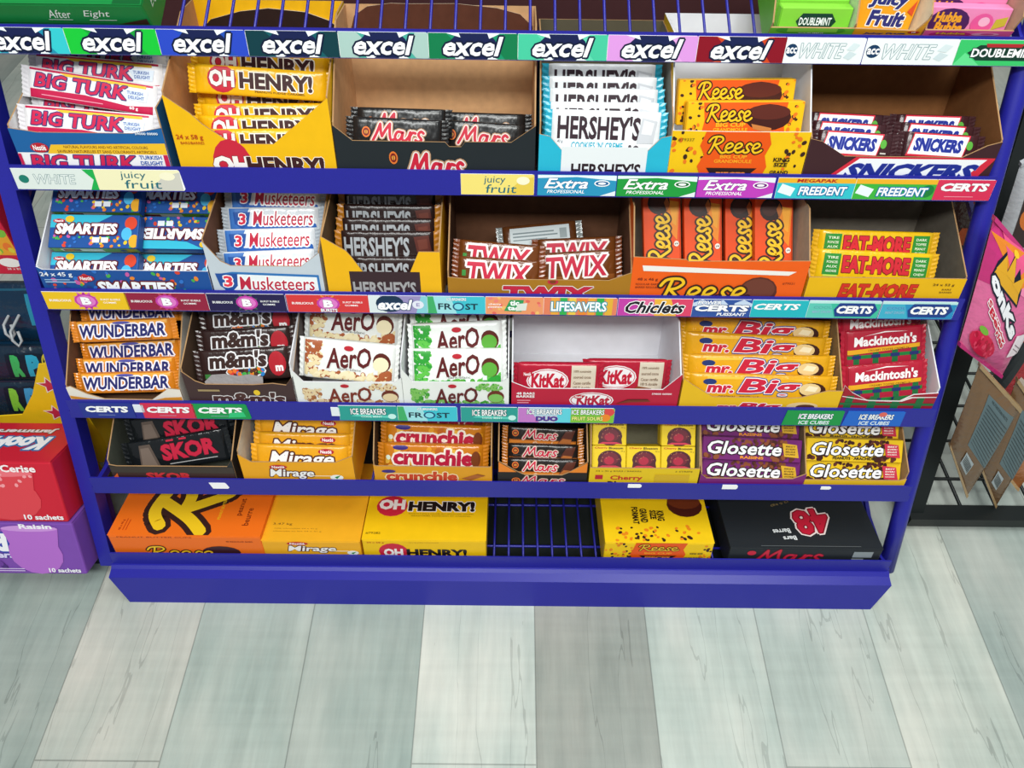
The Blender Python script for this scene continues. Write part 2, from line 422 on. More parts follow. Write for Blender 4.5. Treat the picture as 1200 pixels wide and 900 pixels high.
def fill(tr, make, spots, e=28, slope=32, TH=.012, w0=.014, u0=None, desc='', where='', cat='candy bar', group=None, proto=None, names=None):
    """spots: (px, py, roll) listed from the back to the front; the packs are filed one behind the other, none through another"""
    s = tr['s']; u0 = (tr['h']+FLOOR_U-.004) if u0 is None else u0
    a = math.radians(slope); N = Vector((0, -math.sin(a), math.cos(a))); P0 = loc3(s, 0, w0, u0)
    n = len(spots); done = tr.setdefault('packs', [])
    for i in range(n-1, -1, -1):
        sp = spots[i]; p = cut(sp[0], sp[1], P0, N)
        if proto is None:
            k = scale_at(p)*1.03; proto = o = make(k); z_ = sizes(o); rm = math.radians(max(abs(q[2]) if len(q) > 2 else 0 for q in spots)); wd = z_[0]+(z_[1]*math.tan(rm) if rm < .8 else 0); room = tr['x1']-tr['x0']-.0065
            if rm < .8 and wd > room: scrap(o); proto = o = make(k*(room-(wd-z_[0]))/z_[0])
        else: o = dup(proto)
        roll = sp[2] if len(sp) > 2 else 0; ee = sp[3] if len(sp) > 3 else e
        dims = sizes(o)
        half = (dims[0]/2-.001, dims[1]/2-.0002, TH/2+.0009); L = dims[0] if abs(roll) < 45 else dims[1]
        ex = abs(math.cos(math.radians(roll)))*dims[0]/2+abs(math.sin(math.radians(roll)))*dims[1]/2
        d = ray(sp[0], sp[1]).normalized(); best = None
        for step in range(0, 130):
            q = p+d*(.001*step)
            lo, hi = tr['x0']+.0023+ex, tr['x1']-.0023-ex
            if lo <= hi: q = Vector((min(max(q.x, lo), hi), q.y, q.z))
            pose(o, q, ee, roll, TH)
            bx = obb(o.location.copy(), axes_of(o), half)
            hit = sum(0 if apart(bx, B) else 1 for B in done); v = fits(tr, bx)
            sc = hit*.01+v+step*1e-6
            if best is None or sc < best[0]: best = (sc, q, bx, hit, v)
            if not hit and v < 1e-6: break
        pose(o, best[1], ee, roll, TH); done.append(best[2])
        if (best[3] or best[4] > .001): print('FILL', desc, where, i, 'hit', best[3], 'out %.4f' % best[4], 'over-wide %.4f' % max(0, tr['x0']+.0025+ex-(tr['x1']-.0025-ex)))
        nm = names[i] if names else ORD[n-1-i]
        grp = tr.setdefault('grp', '%s %s' % (plural(desc.replace('upside-down ', '').replace(' standing on end', '')), where.replace('at left ', '').replace('in the left row', 'in two rows')))
        tag(o, '%s, %s %s' % (desc, nm, where), cat, group or grp)
    return proto

# ------------------------------------------------------------------ the setting: plank floor, walls
def plank_floor():
    m = bpy.data.materials.new('vinyl_planks'); m.use_nodes = True; nt = m.node_tree; L = nt.links.new
    b = nt.nodes['Principled BSDF']; b.inputs['Roughness'].default_value = .38; b.inputs['Specular IOR Level'].default_value = .35
    def n(t, **k):
        x = nt.nodes.new(t)
        for a, v in k.items(): setattr(x, a, v)
        return x
    def mth(op, a, b_=None):
        x = n('ShaderNodeMath', operation=op)
        for i, v in enumerate((a, b_)):
            if v is None: continue
            if isinstance(v, (int, float)): x.inputs[i].default_value = v
            else: L(v, x.inputs[i])
        return x.outputs[0]
    tc = n('ShaderNodeTexCoord'); sp = n('ShaderNodeSeparateXYZ'); L(tc.outputs['Object'], sp.inputs[0])
    PW = .1768
    px = mth('DIVIDE', mth('ADD', sp.outputs[0], .653+PW*9), PW); idx = mth('FLOOR', px); fx = mth('FRACT', px)
    wn = n('ShaderNodeTexWhiteNoise', noise_dimensions='1D'); L(idx, wn.inputs['W'])
    py = mth('DIVIDE', mth('ADD', sp.outputs[1], mth('ADD', mth('MULTIPLY', mth('MODULO', idx, 3), .40), .2423)), 1.2); fy = mth('FRACT', py)
    row = mth('FLOOR', py)
    # tone of each board
    rp = n('ShaderNodeValToRGB'); rp.color_ramp.interpolation = 'CONSTANT'
    tones = ['#a3aaa6', '#b3b6b0', '#c3c6c0', '#9aa09c', '#b9beb8', '#a9aea8', '#b8bcb6', '#9fa6a1', '#98a29d',   # boards left of view
             '#b4b6af', '#abb3ad', '#9fa9a4', '#c2c6c0', '#9b9c96', '#b3bbb5', '#b6bcb6', '#bdc2bb', '#a6aeaa', '#b9bfb9']
    el = rp.color_ramp.elements; N = len(tones)
    el[0].position = 0; el[0].color = (*lin(tones[0]), 1); el[1].position = 1/N; el[1].color = (*lin(tones[1]), 1)
    for i in range(2, N):
        e = el.new(i/N); e.color = (*lin(tones[i]), 1)
    L(mth('DIVIDE', mth('ADD', idx, .5), N), rp.inputs[0])
    # grain, stretched along the boards
    mp = n('ShaderNodeMapping'); mp.inputs['Scale'].default_value = (38, 3.2, 1); L(tc.outputs['Object'], mp.inputs[0])
    cb = n('ShaderNodeCombineXYZ'); L(mth('MULTIPLY', wn.outputs['Value'], 40), cb.inputs[1]); L(mth('MULTIPLY', idx, 7.3), cb.inputs[2]); L(cb.outputs[0], mp.inputs['Location'])
    g1 = n('ShaderNodeTexNoise'); g1.inputs['Scale'].default_value = 1.5; g1.inputs['Detail'].default_value = 7; g1.inputs['Roughness'].default_value = .65; L(mp.outputs[0], g1.inputs['Vector'])
    mp2 = n('ShaderNodeMapping'); mp2.inputs['Scale'].default_value = (7, 3, 1); L(tc.outputs['Object'], mp2.inputs[0]); L(cb.outputs[0], mp2.inputs['Location'])
    g2 = n('ShaderNodeTexNoise'); g2.inputs['Scale'].default_value = 1.3; g2.inputs['Detail'].default_value = 4; L(mp2.outputs[0], g2.inputs['Vector'])
    mp3 = n('ShaderNodeMapping'); mp3.inputs['Scale'].default_value = (3, 60, 1); L(tc.outputs['Object'], mp3.inputs[0])
    g3 = n('ShaderNodeTexNoise'); g3.inputs['Scale'].default_value = 1.2; g3.inputs['Detail'].default_value = 3; L(mp3.outputs[0], g3.inputs['Vector'])
    k = mth('ADD', mth('ADD', mth('MULTIPLY', mth('SUBTRACT', g1.outputs[0], .5), .55), mth('MULTIPLY', mth('SUBTRACT', g2.outputs[0], .5), .85)), mth('MULTIPLY', mth('SUBTRACT', g3.outputs[0], .5), .18))
    # cracks along the grain
    mp4 = n('ShaderNodeMapping'); mp4.inputs['Scale'].default_value = (9, .9, 1); L(tc.outputs['Object'], mp4.inputs[0]); L(cb.outputs[0], mp4.inputs['Location'])
    g4 = n('ShaderNodeTexNoise'); g4.inputs['Scale'].default_value = 1; g4.inputs['Detail'].default_value = 5; L(mp4.outputs[0], g4.inputs['Vector'])
    cr = mth('ABSOLUTE', mth('SUBTRACT', g4.outputs[0], .56)); cr = mth('MULTIPLY', mth('LESS_THAN', cr, .0022), -.22)
    k = mth('ADD', mth('ADD', k, 1.0), cr)
    seam = mth('MAXIMUM', mth('LESS_THAN', mth('MINIMUM', fx, mth('SUBTRACT', 1, fx)), .0055), mth('LESS_THAN', mth('MINIMUM', fy, mth('SUBTRACT', 1, fy)), .0009))
    k = mth('MULTIPLY', k, mth('SUBTRACT', 1, mth('MULTIPLY', seam, .38)))
    vm = n('ShaderNodeVectorMath', operation='SCALE'); L(rp.outputs[0], vm.inputs[0]); L(k, vm.inputs[3])
    # faint warm or cool cast from knot to knot
    mx = n('ShaderNodeMix', data_type='RGBA', blend_type='MULTIPLY'); mx.inputs[0].default_value = 1
    rc = n('ShaderNodeValToRGB'); rc.color_ramp.elements[0].position = .35; rc.color_ramp.elements[0].color = (.93, 1, .975, 1); rc.color_ramp.elements[1].position = .65; rc.color_ramp.elements[1].color = (1, .965, .93, 1)
    L(g2.outputs[0], rc.inputs[0]); L(vm.outputs[0], mx.inputs[6]); L(rc.outputs[0], mx.inputs[7]); L(mx.outputs[2], b.inputs['Base Color'])
    bp = n('ShaderNodeBump'); bp.inputs['Strength'].default_value = .12; bp.inputs['Distance'].default_value = .001; L(g1.outputs[0], bp.inputs['Height']); L(bp.outputs[0], b.inputs['Normal'])
    g = G(); g.box((-2.4, -2.0, -.02), (2.4, 3.2, 0), m); return struct(g.build('floor'))
plank_floor()
g = G(); g.box((-2.4, 3.2, 0), (2.4, 3.3, 2.8), mat('#cfc6bb', 'matte')); struct(g.build('wall_back'))
# counter the rack stands against
g = G()
g.cbox((-.66, .66, 0), (.67, .70, .93), mat('#4a2a2c', 'matte'), .004)
ct = g.build('store_counter'); tag(ct, 'dark maroon counter front standing behind the blue candy rack', 'counter')

# ------------------------------------------------------------------ the blue wire rack
BLUE = mat('#232394', 'paint')
rack = empty('candy_rack', (0, .2, 0)); tag(rack, 'blue painted metal candy rack with tilted shelves and price rails', 'display rack')
RW = .615
def rk(g, name): 
    o = g.build(name, rack); o.matrix_parent_inverse = Matrix.Translation((0, -.2, 0)); return o
DEPTH = .215
def shelf_geo(s):
    o = org(s); X = Vector((1, 0, 0))
    g = G()                                          # folded rail
    M = lambda x, wd, u: o+X*x+WV*wd+UV*u
    Q = lambda x, wd, u: o+X*x+wv(s)*wd+uv(s)*u
    prof = [(0, -LIPT), (0, LIPT), (.0022, LIPT), (.0022, -LIPT+.002), (.012, -LIPT+.002), (.012, -LIPT)]
    n = len(prof)
    a = [M(-RW, p[0], p[1]) for p in prof]; b = [M(RW, p[0], p[1]) for p in prof]
    g.add(a+b, [(i, i+n, (i+1) % n+n, (i+1) % n) for i in range(n)]+[tuple(reversed(range(n))), tuple(range(n, 2*n))], BLUE)
    rk(g, 'shelf_rail')
    for sg in (-1, 1):                               # side rail of the shelf
        g = G(); x = sg*(RW+.001)
        g.bar4(Q(x, .002, -.012), Q(x, DEPTH, -.012), X*.003, uv(s)*.006, BLUE); rk(g, 'side_rail')
    g = G(); g.bar4(Q(-RW, DEPTH, -.013), Q(RW, DEPTH, -.013), uv(s)*.004, wv(s)*.004, BLUE); rk(g, 'rear_rail')
    if s in (1, 6):
      if s == 6:
        g = G(); g.tube([Q(-RW, .05, -.0175), Q(RW, .05, -.0175)], .0022, BLUE); rk(g, 'cross_wire')
        g = G(); g.tube([Q(-RW, .14, -.0175), Q(RW, .14, -.0175)], .0022, BLUE); rk(g, 'cross_wire')
      N = 41 if s == 1 else 52
      for i in range(N):
        x = -RW+(i+.5)*2*RW/N
        g = G(); g.tube([Q(x, .003, -.0138), Q(x, DEPTH-.002, -.0138)], .0019, BLUE, 6); rk(g, 'shelf_wire')
    else:
        g = G()
        for i in range(40):
            x = -RW+(i+.5)*2*RW/40; g.tube([Q(x, .003, -.0138), Q(x, DEPTH-.002, -.0138)], .0019, BLUE, 6)
        q = rk(g, 'shelf_wires'); q['kind'] = 'stuff'
for s in (1, 2, 3, 4, 5, 6): shelf_geo(s)
X1 = Vector((1, 0, 0))
LD = (Vector((0, SH[2][0], SH[2][1]))-Vector((0, SH[6][0], SH[6][1]))).normalized(); LN = LD.cross(X1)
for sg in (-1, 1):
    g = G(); x = .629 if sg > 0 else -.636
    p0 = Vector((x, .052, .03)); p1 = p0+LD*.86
    if sg < 0: g.bar4(p0, p1, X1*.0105, LN*.013, BLUE)
    else: g.tube([p0+(p1-p0)*i/8 for i in range(9)], .0125, BLUE, 14)
    rk(g, 'front_post')
    g = G(); g.bar4((x, .40, 0), (x, .60, .80), X1*.01, Vector((0, .01, 0)), BLUE); rk(g, 'rear_post')
    g = G(); g.bar4((x, .06, .012), (x, .41, .012), X1*.01, Vector((0, 0, .01)), BLUE); rk(g, 'foot_rail')
    for s in (2, 3, 4, 5, 6):
        o = org(s); g = G(); g.bar4(o+X1*x+WV*.01-UV*.07, o+X1*x+WV*.20+UV*.03, X1*.003, UV*.004, BLUE); rk(g, 'shelf_brace')
# base skirt
g = G(); y0 = SH[6][0]
M = lambda x, y, z: Vector((x, y, z))
pr = [(-.005, 0), (.012, .050), (.026, .0525), (.031, .056), (.035, .056), (.031, .0500), (.017, .0475), (-.001, 0)]
n = len(pr); tx = lambda z: .597+.021*min(1, z/.048)
a = [M(-tx(p[1]), *p) for p in pr]; b = [M(tx(p[1]), *p) for p in pr]
g.add(a+b, [(i, i+n, (i+1) % n+n, (i+1) % n) for i in range(n)]+[tuple(reversed(range(n))), tuple(range(n, 2*n))], BLUE)
rk(g, 'base_skirt')
for sg in (-1, 1):
    g = G(); x = sg*.592; g.box((min(x, x-sg*.004), .008, 0), (max(x, x-sg*.004), .09, .028), BLUE); rk(g, 'base_side')

g = G(); g.box((-.578, .016, .004), (.578, .50, .010), mat('#1c2222', 'metal')); rk(g, 'base_pan')

# ------------------------------------------------------------------ tags on the rails
def rail_tag(s, xl, xr, ops, label, h=.0275, u=-.001, slant=(0, 0), name='shelf_tag', group=None, bg='#ffffff', t=.0007):
    ym = {1: (43.5, .0171), 2: (206, .0158), 3: (348.3, .0168), 4: (478, .0110), 5: (568, .0095)}[s]
    x0 = cut(xl, ym[0]+xl*ym[1], org(s)-WV*.001, WV).x; x1 = cut(xr, ym[0]+xr*ym[1], org(s)-WV*.001, WV).x
    W = x1-x0; g = G(); c = .0022
    a, b = W/2, h/2
    g.slab([(-a+slant[0], -b), (a-c+slant[1], -b), (a+slant[1], -b+c), (a, b-c), (a-c, b), (-a, b)], lambda x, y, d: (x, d, y), t, mat(bg, 'card'), mat('#e8e8e8', 'card'), mat(bg, 'card'))
    ink(g, lambda x, y, z: (x, -z, y), W*.995, h*.985, ops, .0001, .00005)
    o = g.build(name); o.location = org(s)+Vector(((x0+x1)/2, 0, 0))-WV*(t+.0002)+UV*u; o.rotation_euler = (-TILT, 0, 0)
    return tag(o, label, 'label scrap' if name == 'label_scrap' else 'shelf tag', group or ('label scraps on the fifth rail' if name == 'label_scrap' else 'gum and mint tags on the shelf rails'))
def excel(c1, c2, tcol='#ffffff', mid='#16204e'):
    return [R(0,0,1,1,c1), P([(0,0),(.2,0),(.34,.5),(.2,1),(0,1)], c2), P([(1,0),(.86,0),(.74,.5),(.86,1),(1,1)], c2),
            E(.5,.5,.27,.62,mid), P([(.3,0),(.38,0),(.44,.12),(.28,.1)],'#f4fbff'), P([(.66,1),(.8,1),(.68,.8)],'#f4fbff'), P([(.2,1),(.34,1),(.36,.84)],'#f4fbff'), P([(.66,0),(.78,0),(.68,.16)],'#f4fbff'),
            T('excel', .5, .5, .68, .76, tcol, .028, .28, [(.14, '#0d1838')])]
tags1 = [(-27,77,excel('#1d8fae','#35c8cf'),'pale turquoise gum tag at the far left end of the top rail'),
         (77,185,excel('#18a238','#16c63a'),'bright green gum tag on the left of the top rail'),
         (185,289,excel('#2350b8','#2a49c4'),'royal blue gum tag with white letters on the top rail'),
         (289,397,excel('#0f5b62','#0a3b44'),'dark teal gum tag with lightning pattern on the top rail'),
         (397,502,excel('#49ad9c','#a9c8c0'),'grey and teal gum tag over the empty brown box'),
         (502,607,excel('#159368','#0b7a4a'),'deep green gum tag in the middle of the top rail'),
         (607,712,excel('#5fd6b0','#46c79e'),'mint green gum tag over the turquoise chocolate box'),
         (712,817,excel('#e6a5e4','#dd98e0'),'pink gum tag with white letters on the top rail'),
         (817,920,excel('#d2461c','#8a0f22'),'red and orange gum tag on the top rail')]
for xl, xr, ops, lb in tags1: rail_tag(1, xl, xr, ops, lb, h=.029)
white = [R(0,0,1,1,'#eef3f2'), E(.09,.5,.075,.26,'#16385c'), T('acc',.09,.5,.13,.24,'#ffffff',.03), T('WHITE',.48,.5,.56,.56,'#eef3f2',.0,.3,[(.08,'#9db0b5')]),
         P([(.76,.25),(.84,.15),(.92,.4),(.82,.5)],'#cfdde0'), P([(.78,.55),(.88,.5),(.94,.75),(.85,.82)],'#d7e4e6')]
rail_tag(1, 919, 1012, white, 'left of the two white gum tags on the top rail', h=.029)
rail_tag(1, 1013, 1121, white, 'right of the two white gum tags on the top rail', h=.029)
rail_tag(1, 1120, 1226, [R(0,0,1,1,'#39c46a'), P([(0,0),(.3,0),(.1,.5)],'#63dc8e'), P([(1,1),(.7,1),(.9,.4)],'#63dc8e'), P([(.12,.5),(.24,.8),(.86,.8),(.95,.5),(.86,.2),(.24,.2)],'#143c2e'),
    P([(.3,.86),(.72,.86),(.7,.72),(.32,.72)],'#b32a30'), T('DOUBLEMINT',.54,.5,.74,.34,'#ffffff',.03,0,[(.14,'#143c2e')])], 'green mint gum tag at the right end of the top rail', h=.029)
# second rail
rail_tag(2, 15, 112, [R(0,0,1,1,'#dfe7e2'), T('WHITE',.5,.5,.5,.45,'#e4ebe8',.0,.2,[(.08,'#8fa3a4')]), P([(.86,1),(1,1),(1,0),(.9,0),(.97,.5)],'#1fae4e'), E(.12,.5,.06,.2,'#1c7a6a')], 'worn white gum tag at the left end of the second rail', slant=(.004,0))
jf = lambda c1, c2: [R(0,0,1,1,c1), P([(.62,0),(1,0),(1,.9),(.8,.7)],c2), E(.85,.7,.09,.2,'#f6f0cf'), T('juicy',.46,.7,.3,.42,'#1e6a78',.0,.1), T('fruit',.55,.3,.42,.42,'#1e6a78',.0,.1)]
rail_tag(2, 109, 212, jf('#f2ecc0','#cfccc0'), 'pale cream fruit gum tag on the left of the second rail', slant=(0,.002))
rail_tag(2, 540, 626, jf('#f2dd77','#e6c850'), 'yellow fruit gum tag in the middle of the second rail')
ext = lambda c, c2: [R(0,0,1,1,c), P([(0,1),(1,1),(1,.75),(.5,.92),(0,.85)],'#e8f2f6'), P([(.8,0),(1,.25),(1,0)],'#e8eef2'), T('Extra',.36,.6,.56,.5,'#ffffff',.02,.35,[(.06,c2)]),
    T('PROFESSIONAL',.36,.2,.48,.17,'#ffffff',.012,.25), E(.82,.62,.1,.16,'#ffffff'), E(.82,.62,.085,.11,c2), E(.82,.62,.05,.06,'#ffffff')]
rail_tag(2, 630, 722, ext('#2a93bd','#1b5f96'), 'sky blue gum tag on the second rail beside the yellow one', bg='#2a93bd')
rail_tag(2, 723, 816, ext('#1f9a3e','#116a2c'), 'green gum tag with white italic letters on the second rail', bg='#1f9a3e')
rail_tag(2, 817, 907, ext('#c23fbd','#7a2484'), 'magenta gum tag with white italic letters on the second rail', bg='#c23fbd')
fd = lambda c, top: [R(0,0,1,1,c), R(0,.76,1,1,'#f2b52a'), P([(.02,.3),(.2,.1),(.24,.5),(.06,.72)],'#eef8fa'), ]+top+[T('FREEDENT',.6,.38,.62,.42,'#ffffff',.03,.12,[(.16,'#1b6fa8')])]
rail_tag(2, 910, 1001, fd('#35c4cf',[T('MEGAPAK',.5,.88,.52,.17,'#b3261e',.03,.1)]), 'aqua gum tag with yellow top strip on the second rail')
rail_tag(2, 1001, 1096, fd('#3fb53f',[E(.9,.42,.09,.3,'#1f7f3a',.5)]), 'green gum tag with yellow top strip on the second rail')
rail_tag(2, 1095, 1163, [R(0,0,1,1,'#dc3358'), T('CERTS',.5,.64,.82,.4,'#ffffff',.05,.15,[(.06,'#8d1733')]), R(.2,.16,.7,.19,'#f0a0b0')], 'rose red mint tag at the right end of the second rail')
# third rail
def bub(c, dark, burst, extra=()):
    return [R(0,0,1,1,c), S(.5,.5,.62,burst,11,.6), S(.5,.5,.5,dark,9,.72), E(.5,.5,.14,.4,'#c63aa8'), E(.5,.5,.115,.32,'#e27cc9'), T('B',.5,.5,.12,.44,'#ffffff',.06,0,[(.06,'#8d1d78')]),
            T('BUBBLICIOUS',.19,.52,.26,.13,'#ffffff',.02), T('BURST BUBBLE',.8,.6,.24,.1,'#ffffff',.01), T('GOMME',.78,.42,.16,.1,'#ffffff',.01)]+list(extra)
rail_tag(3, 51, 149, bub('#efc21f','#a8207e','#d66ab0'), 'yellow bubble gum tag at the left end of the third rail', slant=(.004,0))
rail_tag(3, 147, 243, bub('#94203f','#b5307c','#c74b62'), 'dark red bubble gum tag on the third rail')
rail_tag(3, 243, 335, bub('#241d4c','#8d2b8e','#3a6a50'), 'navy bubble gum tag with small green leaves on the third rail')
rail_tag(3, 336, 433, bub('#d93a3c','#b03a2a','#ef8f3a',[T('BURSTS',.5,.12,.2,.2,'#ffffff',.03,0,[(.1,'#7a1f6a')])]), 'red and orange bubble gum tag on the third rail')
rail_tag(3, 432, 501, [R(0,0,1,1,'#9a8fc0'), P([(0,0),(.3,0),(.2,1),(0,1)],'#dfe9ea'), P([(1,0),(.8,0),(.9,1),(1,1)],'#86cfd8'), E(.36,.55,.24,.5,'#16324e'), T('excel',.45,.48,.6,.6,'#ffffff',.04,.28,[(.1,'#23406a')]), E(.84,.5,.1,.24,'#e6e8f4'), T('E',.84,.5,.06,.2,'#9a8fc0')], 'lilac and grey gum tag with a white seal on the third rail')
frost = [R(0,0,1,1,'#3fc2d2'), P([(0,0),(.16,0),(.1,1),(0,1)],'#3fae6a'), P([(.16,0),(.5,0),(.4,1),(.1,1)],'#9fdfe4'), T('ICE BREAKERS',.5,.84,.34,.16,'#ffffff',.02,0,[(.1,'#6aa0b0')]),
         T('FR',.3,.42,.24,.36,'#15303f',.02), E(.53,.42,.1,.24,'#15527a'), E(.53,.42,.072,.17,'#7fdbe8'), T('ST',.76,.42,.22,.36,'#15303f',.02)]
rail_tag(3, 501, 569, frost, 'icy blue mint tag with green end on the third rail')
rail_tag(3, 569, 637, [R(0,0,1,1,'#ef9a68'), D(5,16,.03,.05,.97,.95,.1,['#e8675a','#f3bf6a','#f0837a']), P([(.32,.2),(.42,.85),(.66,.85),(.62,.15)],'#2d9a58'), T('tic',.5,.66,.16,.3,'#ffffff',.04), T('tac',.48,.36,.2,.24,'#ffffff',.04),
    T('cherry',.16,.58,.22,.14,'#ffffff',.02), T('passion',.16,.42,.24,.14,'#ffffff',.02), P([(.52,.2),(.7,.24),(.72,.68),(.55,.62)],'#dfe6dc')], 'peach coloured mint tag with a torn white spot on the third rail')
rail_tag(3, 637, 723, [R(0,0,1,1,'#e8825f')]+[R(x,0,x+.1,1,c) for x, c in ((.1,'#efa93a'),(.22,'#35b24c'),(.34,'#f0c94c'),(.48,'#ef8a2e'),(.6,'#efa93a'),(.72,'#35b24c'),(.84,'#e8b23a'))]+[T('LIFESAVERS',.48,.5,.76,.56,'#ffffff',.03,0,[(.12,'#2795a8')])], 'rainbow striped candy tag on the third rail')
rail_tag(3, 724, 811, [R(0,0,1,1,'#c63fa8'), P([(.3,0),(.55,0),(.48,1),(.25,1)],'#e56a9a'), P([(.5,0),(.8,0),(.7,1),(.48,1)],'#f2b53e'), P([(.8,0),(1,0),(1,1),(.7,1)],'#e0446a'), T('Chiclets',.5,.5,.8,.7,'#1a1420',.03,.35,[(.09,'#ffffff')])], 'purple and orange gum tag with black script on the third rail')
rail_tag(3, 811, 880, [R(0,0,1,1,'#2f53a0'), P([(.0,.8),(.15,1),(.3,.75),(.5,.98),(.6,.7),(0,.6)],'#c8d8ee'), P([(.7,.8),(.85,1),(1,.78),(1,.6),(.7,.6)],'#c8d8ee'), T('POWER',.28,.82,.4,.22,'#ffffff',.03,.1,[(.1,'#2f53a0')]), T('CERTS',.5,.5,.92,.38,'#ffffff',.05,.1,[(.1,'#1b2f70')]), T('PUISSANT',.68,.15,.5,.18,'#ffffff',.03,.15)], 'navy mint tag with pale mountain tops on the third rail')
rail_tag(3, 880, 946, [R(0,0,1,1,'#22b8c2'), T('CERTS',.45,.62,.82,.36,'#ffffff',.04,.25,[(.05,'#1b8f9c')])], 'plain aqua mint tag on the third rail')
cool = lambda c1, c2: [R(0,0,1,1,c1), P([(0,.85),(1,.85),(1,1),(0,1)],'#bfe9e4'), P([(0,0),(.4,0),(.3,.85),(0,.85)],c2), T('COOL',.2,.62,.26,.16,c1,.03,0,[(.1,'#7fb0c8')]), T('MINT DROPS',.2,.36,.26,.16,'#8fb6cf',.02),
    P([(.4,.1),(.9,.1),(.97,.5),(.9,.88),(.42,.88),(.36,.5)],'#1d3f8a'), T('CERTS',.65,.5,.5,.46,'#ffffff',.05,.1,[(.06,'#0f2a66')])]
rail_tag(3, 946, 1030, cool('#3fbfa0','#5fcab8'), 'sea green mint tag with a navy oval on the third rail')
rail_tag(3, 1031, 1118, cool('#2a8fc4','#3fb0cc'), 'blue mint tag with a navy oval at the right end of the third rail')
# fourth rail
cert = lambda c, d: [R(0,0,1,1,c), T('CERTS',.5,.58,.82,.42,'#ffffff',.05,.15,[(.06,d)]), R(.3,.18,.62,.2,'#a8b8d8')]
rail_tag(4, 94, 156, cert('#25358f','#141f60'), 'navy mint tag at the left end of the fourth rail', bg='#25358f')
rail_tag(4, 157, 169, [R(0,0,1,1,'#e6ebf2')], 'small torn white tag scrap between navy and red mint tags', h=.014, u=.003)
rail_tag(4, 166, 228, cert('#d7304f','#8d1733'), 'red mint tag on the left of the fourth rail', bg='#d7304f', slant=(.003,.003))
rail_tag(4, 226, 290, cert('#17984c','#0e6a34')+[P([(.62,.1),(.95,.15),(.92,.5),(.66,.42)],'#2fc47a')], 'green mint tag on the left of the fourth rail', bg='#17984c', slant=(.003,.003))
rail_tag(4, 388, 398, [R(0,0,1,1,'#e8eef0')], 'small torn white tag scrap beside the teal mint tag', h=.016, u=.001)
ice = [R(0,0,1,1,'#2a9c92'), T('ICE BREAKERS',.5,.62,.6,.42,'#ffffff',.02,.0,[(.1,'#12504e')]), P([(.2,.3),(.9,.18),(.95,.34),(.3,.42)],'#5fd0c0'), E(.9,.3,.07,.18,'#c8f2ea'), T('COOL MINT',.55,.27,.36,.12,'#dff6f0',.01)]
rail_tag(4, 397, 466, ice, 'left of the two teal mint tags on the fourth rail')
rail_tag(4, 466, 536, frost, 'icy blue mint tag between two teal tags on the fourth rail')
rail_tag(4, 540, 607, ice, 'right of the two teal mint tags on the fourth rail')
rail_tag(4, 607, 669, [R(0,0,1,1,'#b8d4e4'), P([(0,0),(.4,0),(.2,1),(0,1)],'#c47ac8'), P([(1,0),(.7,0),(.8,1),(1,1)],'#62d2e0'), T('ICE BREAKERS',.5,.74,.66,.36,'#ffffff',.02,0,[(.1,'#4a6a80')]), T('DUO',.55,.26,.42,.34,'#3a3a94',.06,0,[(.05,'#d03a6a')])], 'lilac and aqua mint tag on the fourth rail')
rail_tag(4, 668, 720, [R(0,0,1,1,'#7ec43c'), E(.86,.75,.14,.3,'#df4a4a'), E(.8,.35,.12,.26,'#f08a2a'), T('ICE BREAKERS',.4,.74,.74,.34,'#ffffff',.02,0,[(.1,'#3f7a2a')]), T('FRUIT SOURS',.4,.3,.7,.26,'#f6f08a',.03,0,[(.08,'#3f7a2a')])], 'lime fruit sour mint tag at the end of the middle tag row')
cube = lambda c: [R(0,0,1,1,c), T('ICE BREAKERS',.52,.62,.6,.36,'#ffffff',.03,.1,[(.08,'#1b4a6a')]), T('ICE CUBES',.52,.2,.54,.26,'#dfeef2',.03,.05)]
rail_tag(4, 921, 988, cube('#179446'), 'dark green cube gum tag on the right of the fourth rail', bg='#179446', slant=(-.003,-.003))
rail_tag(4, 992, 1059, cube('#2067c8')+[E(.62,.8,.07,.16,'#e0685a')], 'bright blue cube gum tag at the right end of the fourth rail', bg='#2067c8', slant=(-.003,-.003))
# fifth rail: scraps of old labels
for xl, xr, h, u, lb in ((246, 266, .012, .003, 'white label scrap on the fifth rail above the orange case'), (735, 751, .007, .012, 'torn white label scrap on the fifth rail above the dotted box'),
                      (845, 863, .009, .012, 'torn white label scrap on the fifth rail below the purple cartons'), (960, 972, .006, .012, 'tiny white label scrap on the fifth rail below the yellow cartons')):
    rail_tag(5, xl, xr, [], lb, h=h, u=u, name='label_scrap', slant=(.004, .003) if xl == 246 else (0, 0))

# ================================================================== shelf two (the upper row of open boxes)
KR, DK = '#bd8a5e', '#6a4630'
WHT = '#e9e9ee'
NEST = lambda x, y, w, h: [E(x,y,w*.5,h*.5,'#b8202f'), T('Nestlé',x,y,w*.7,h*.55,'#ffffff',.02)]

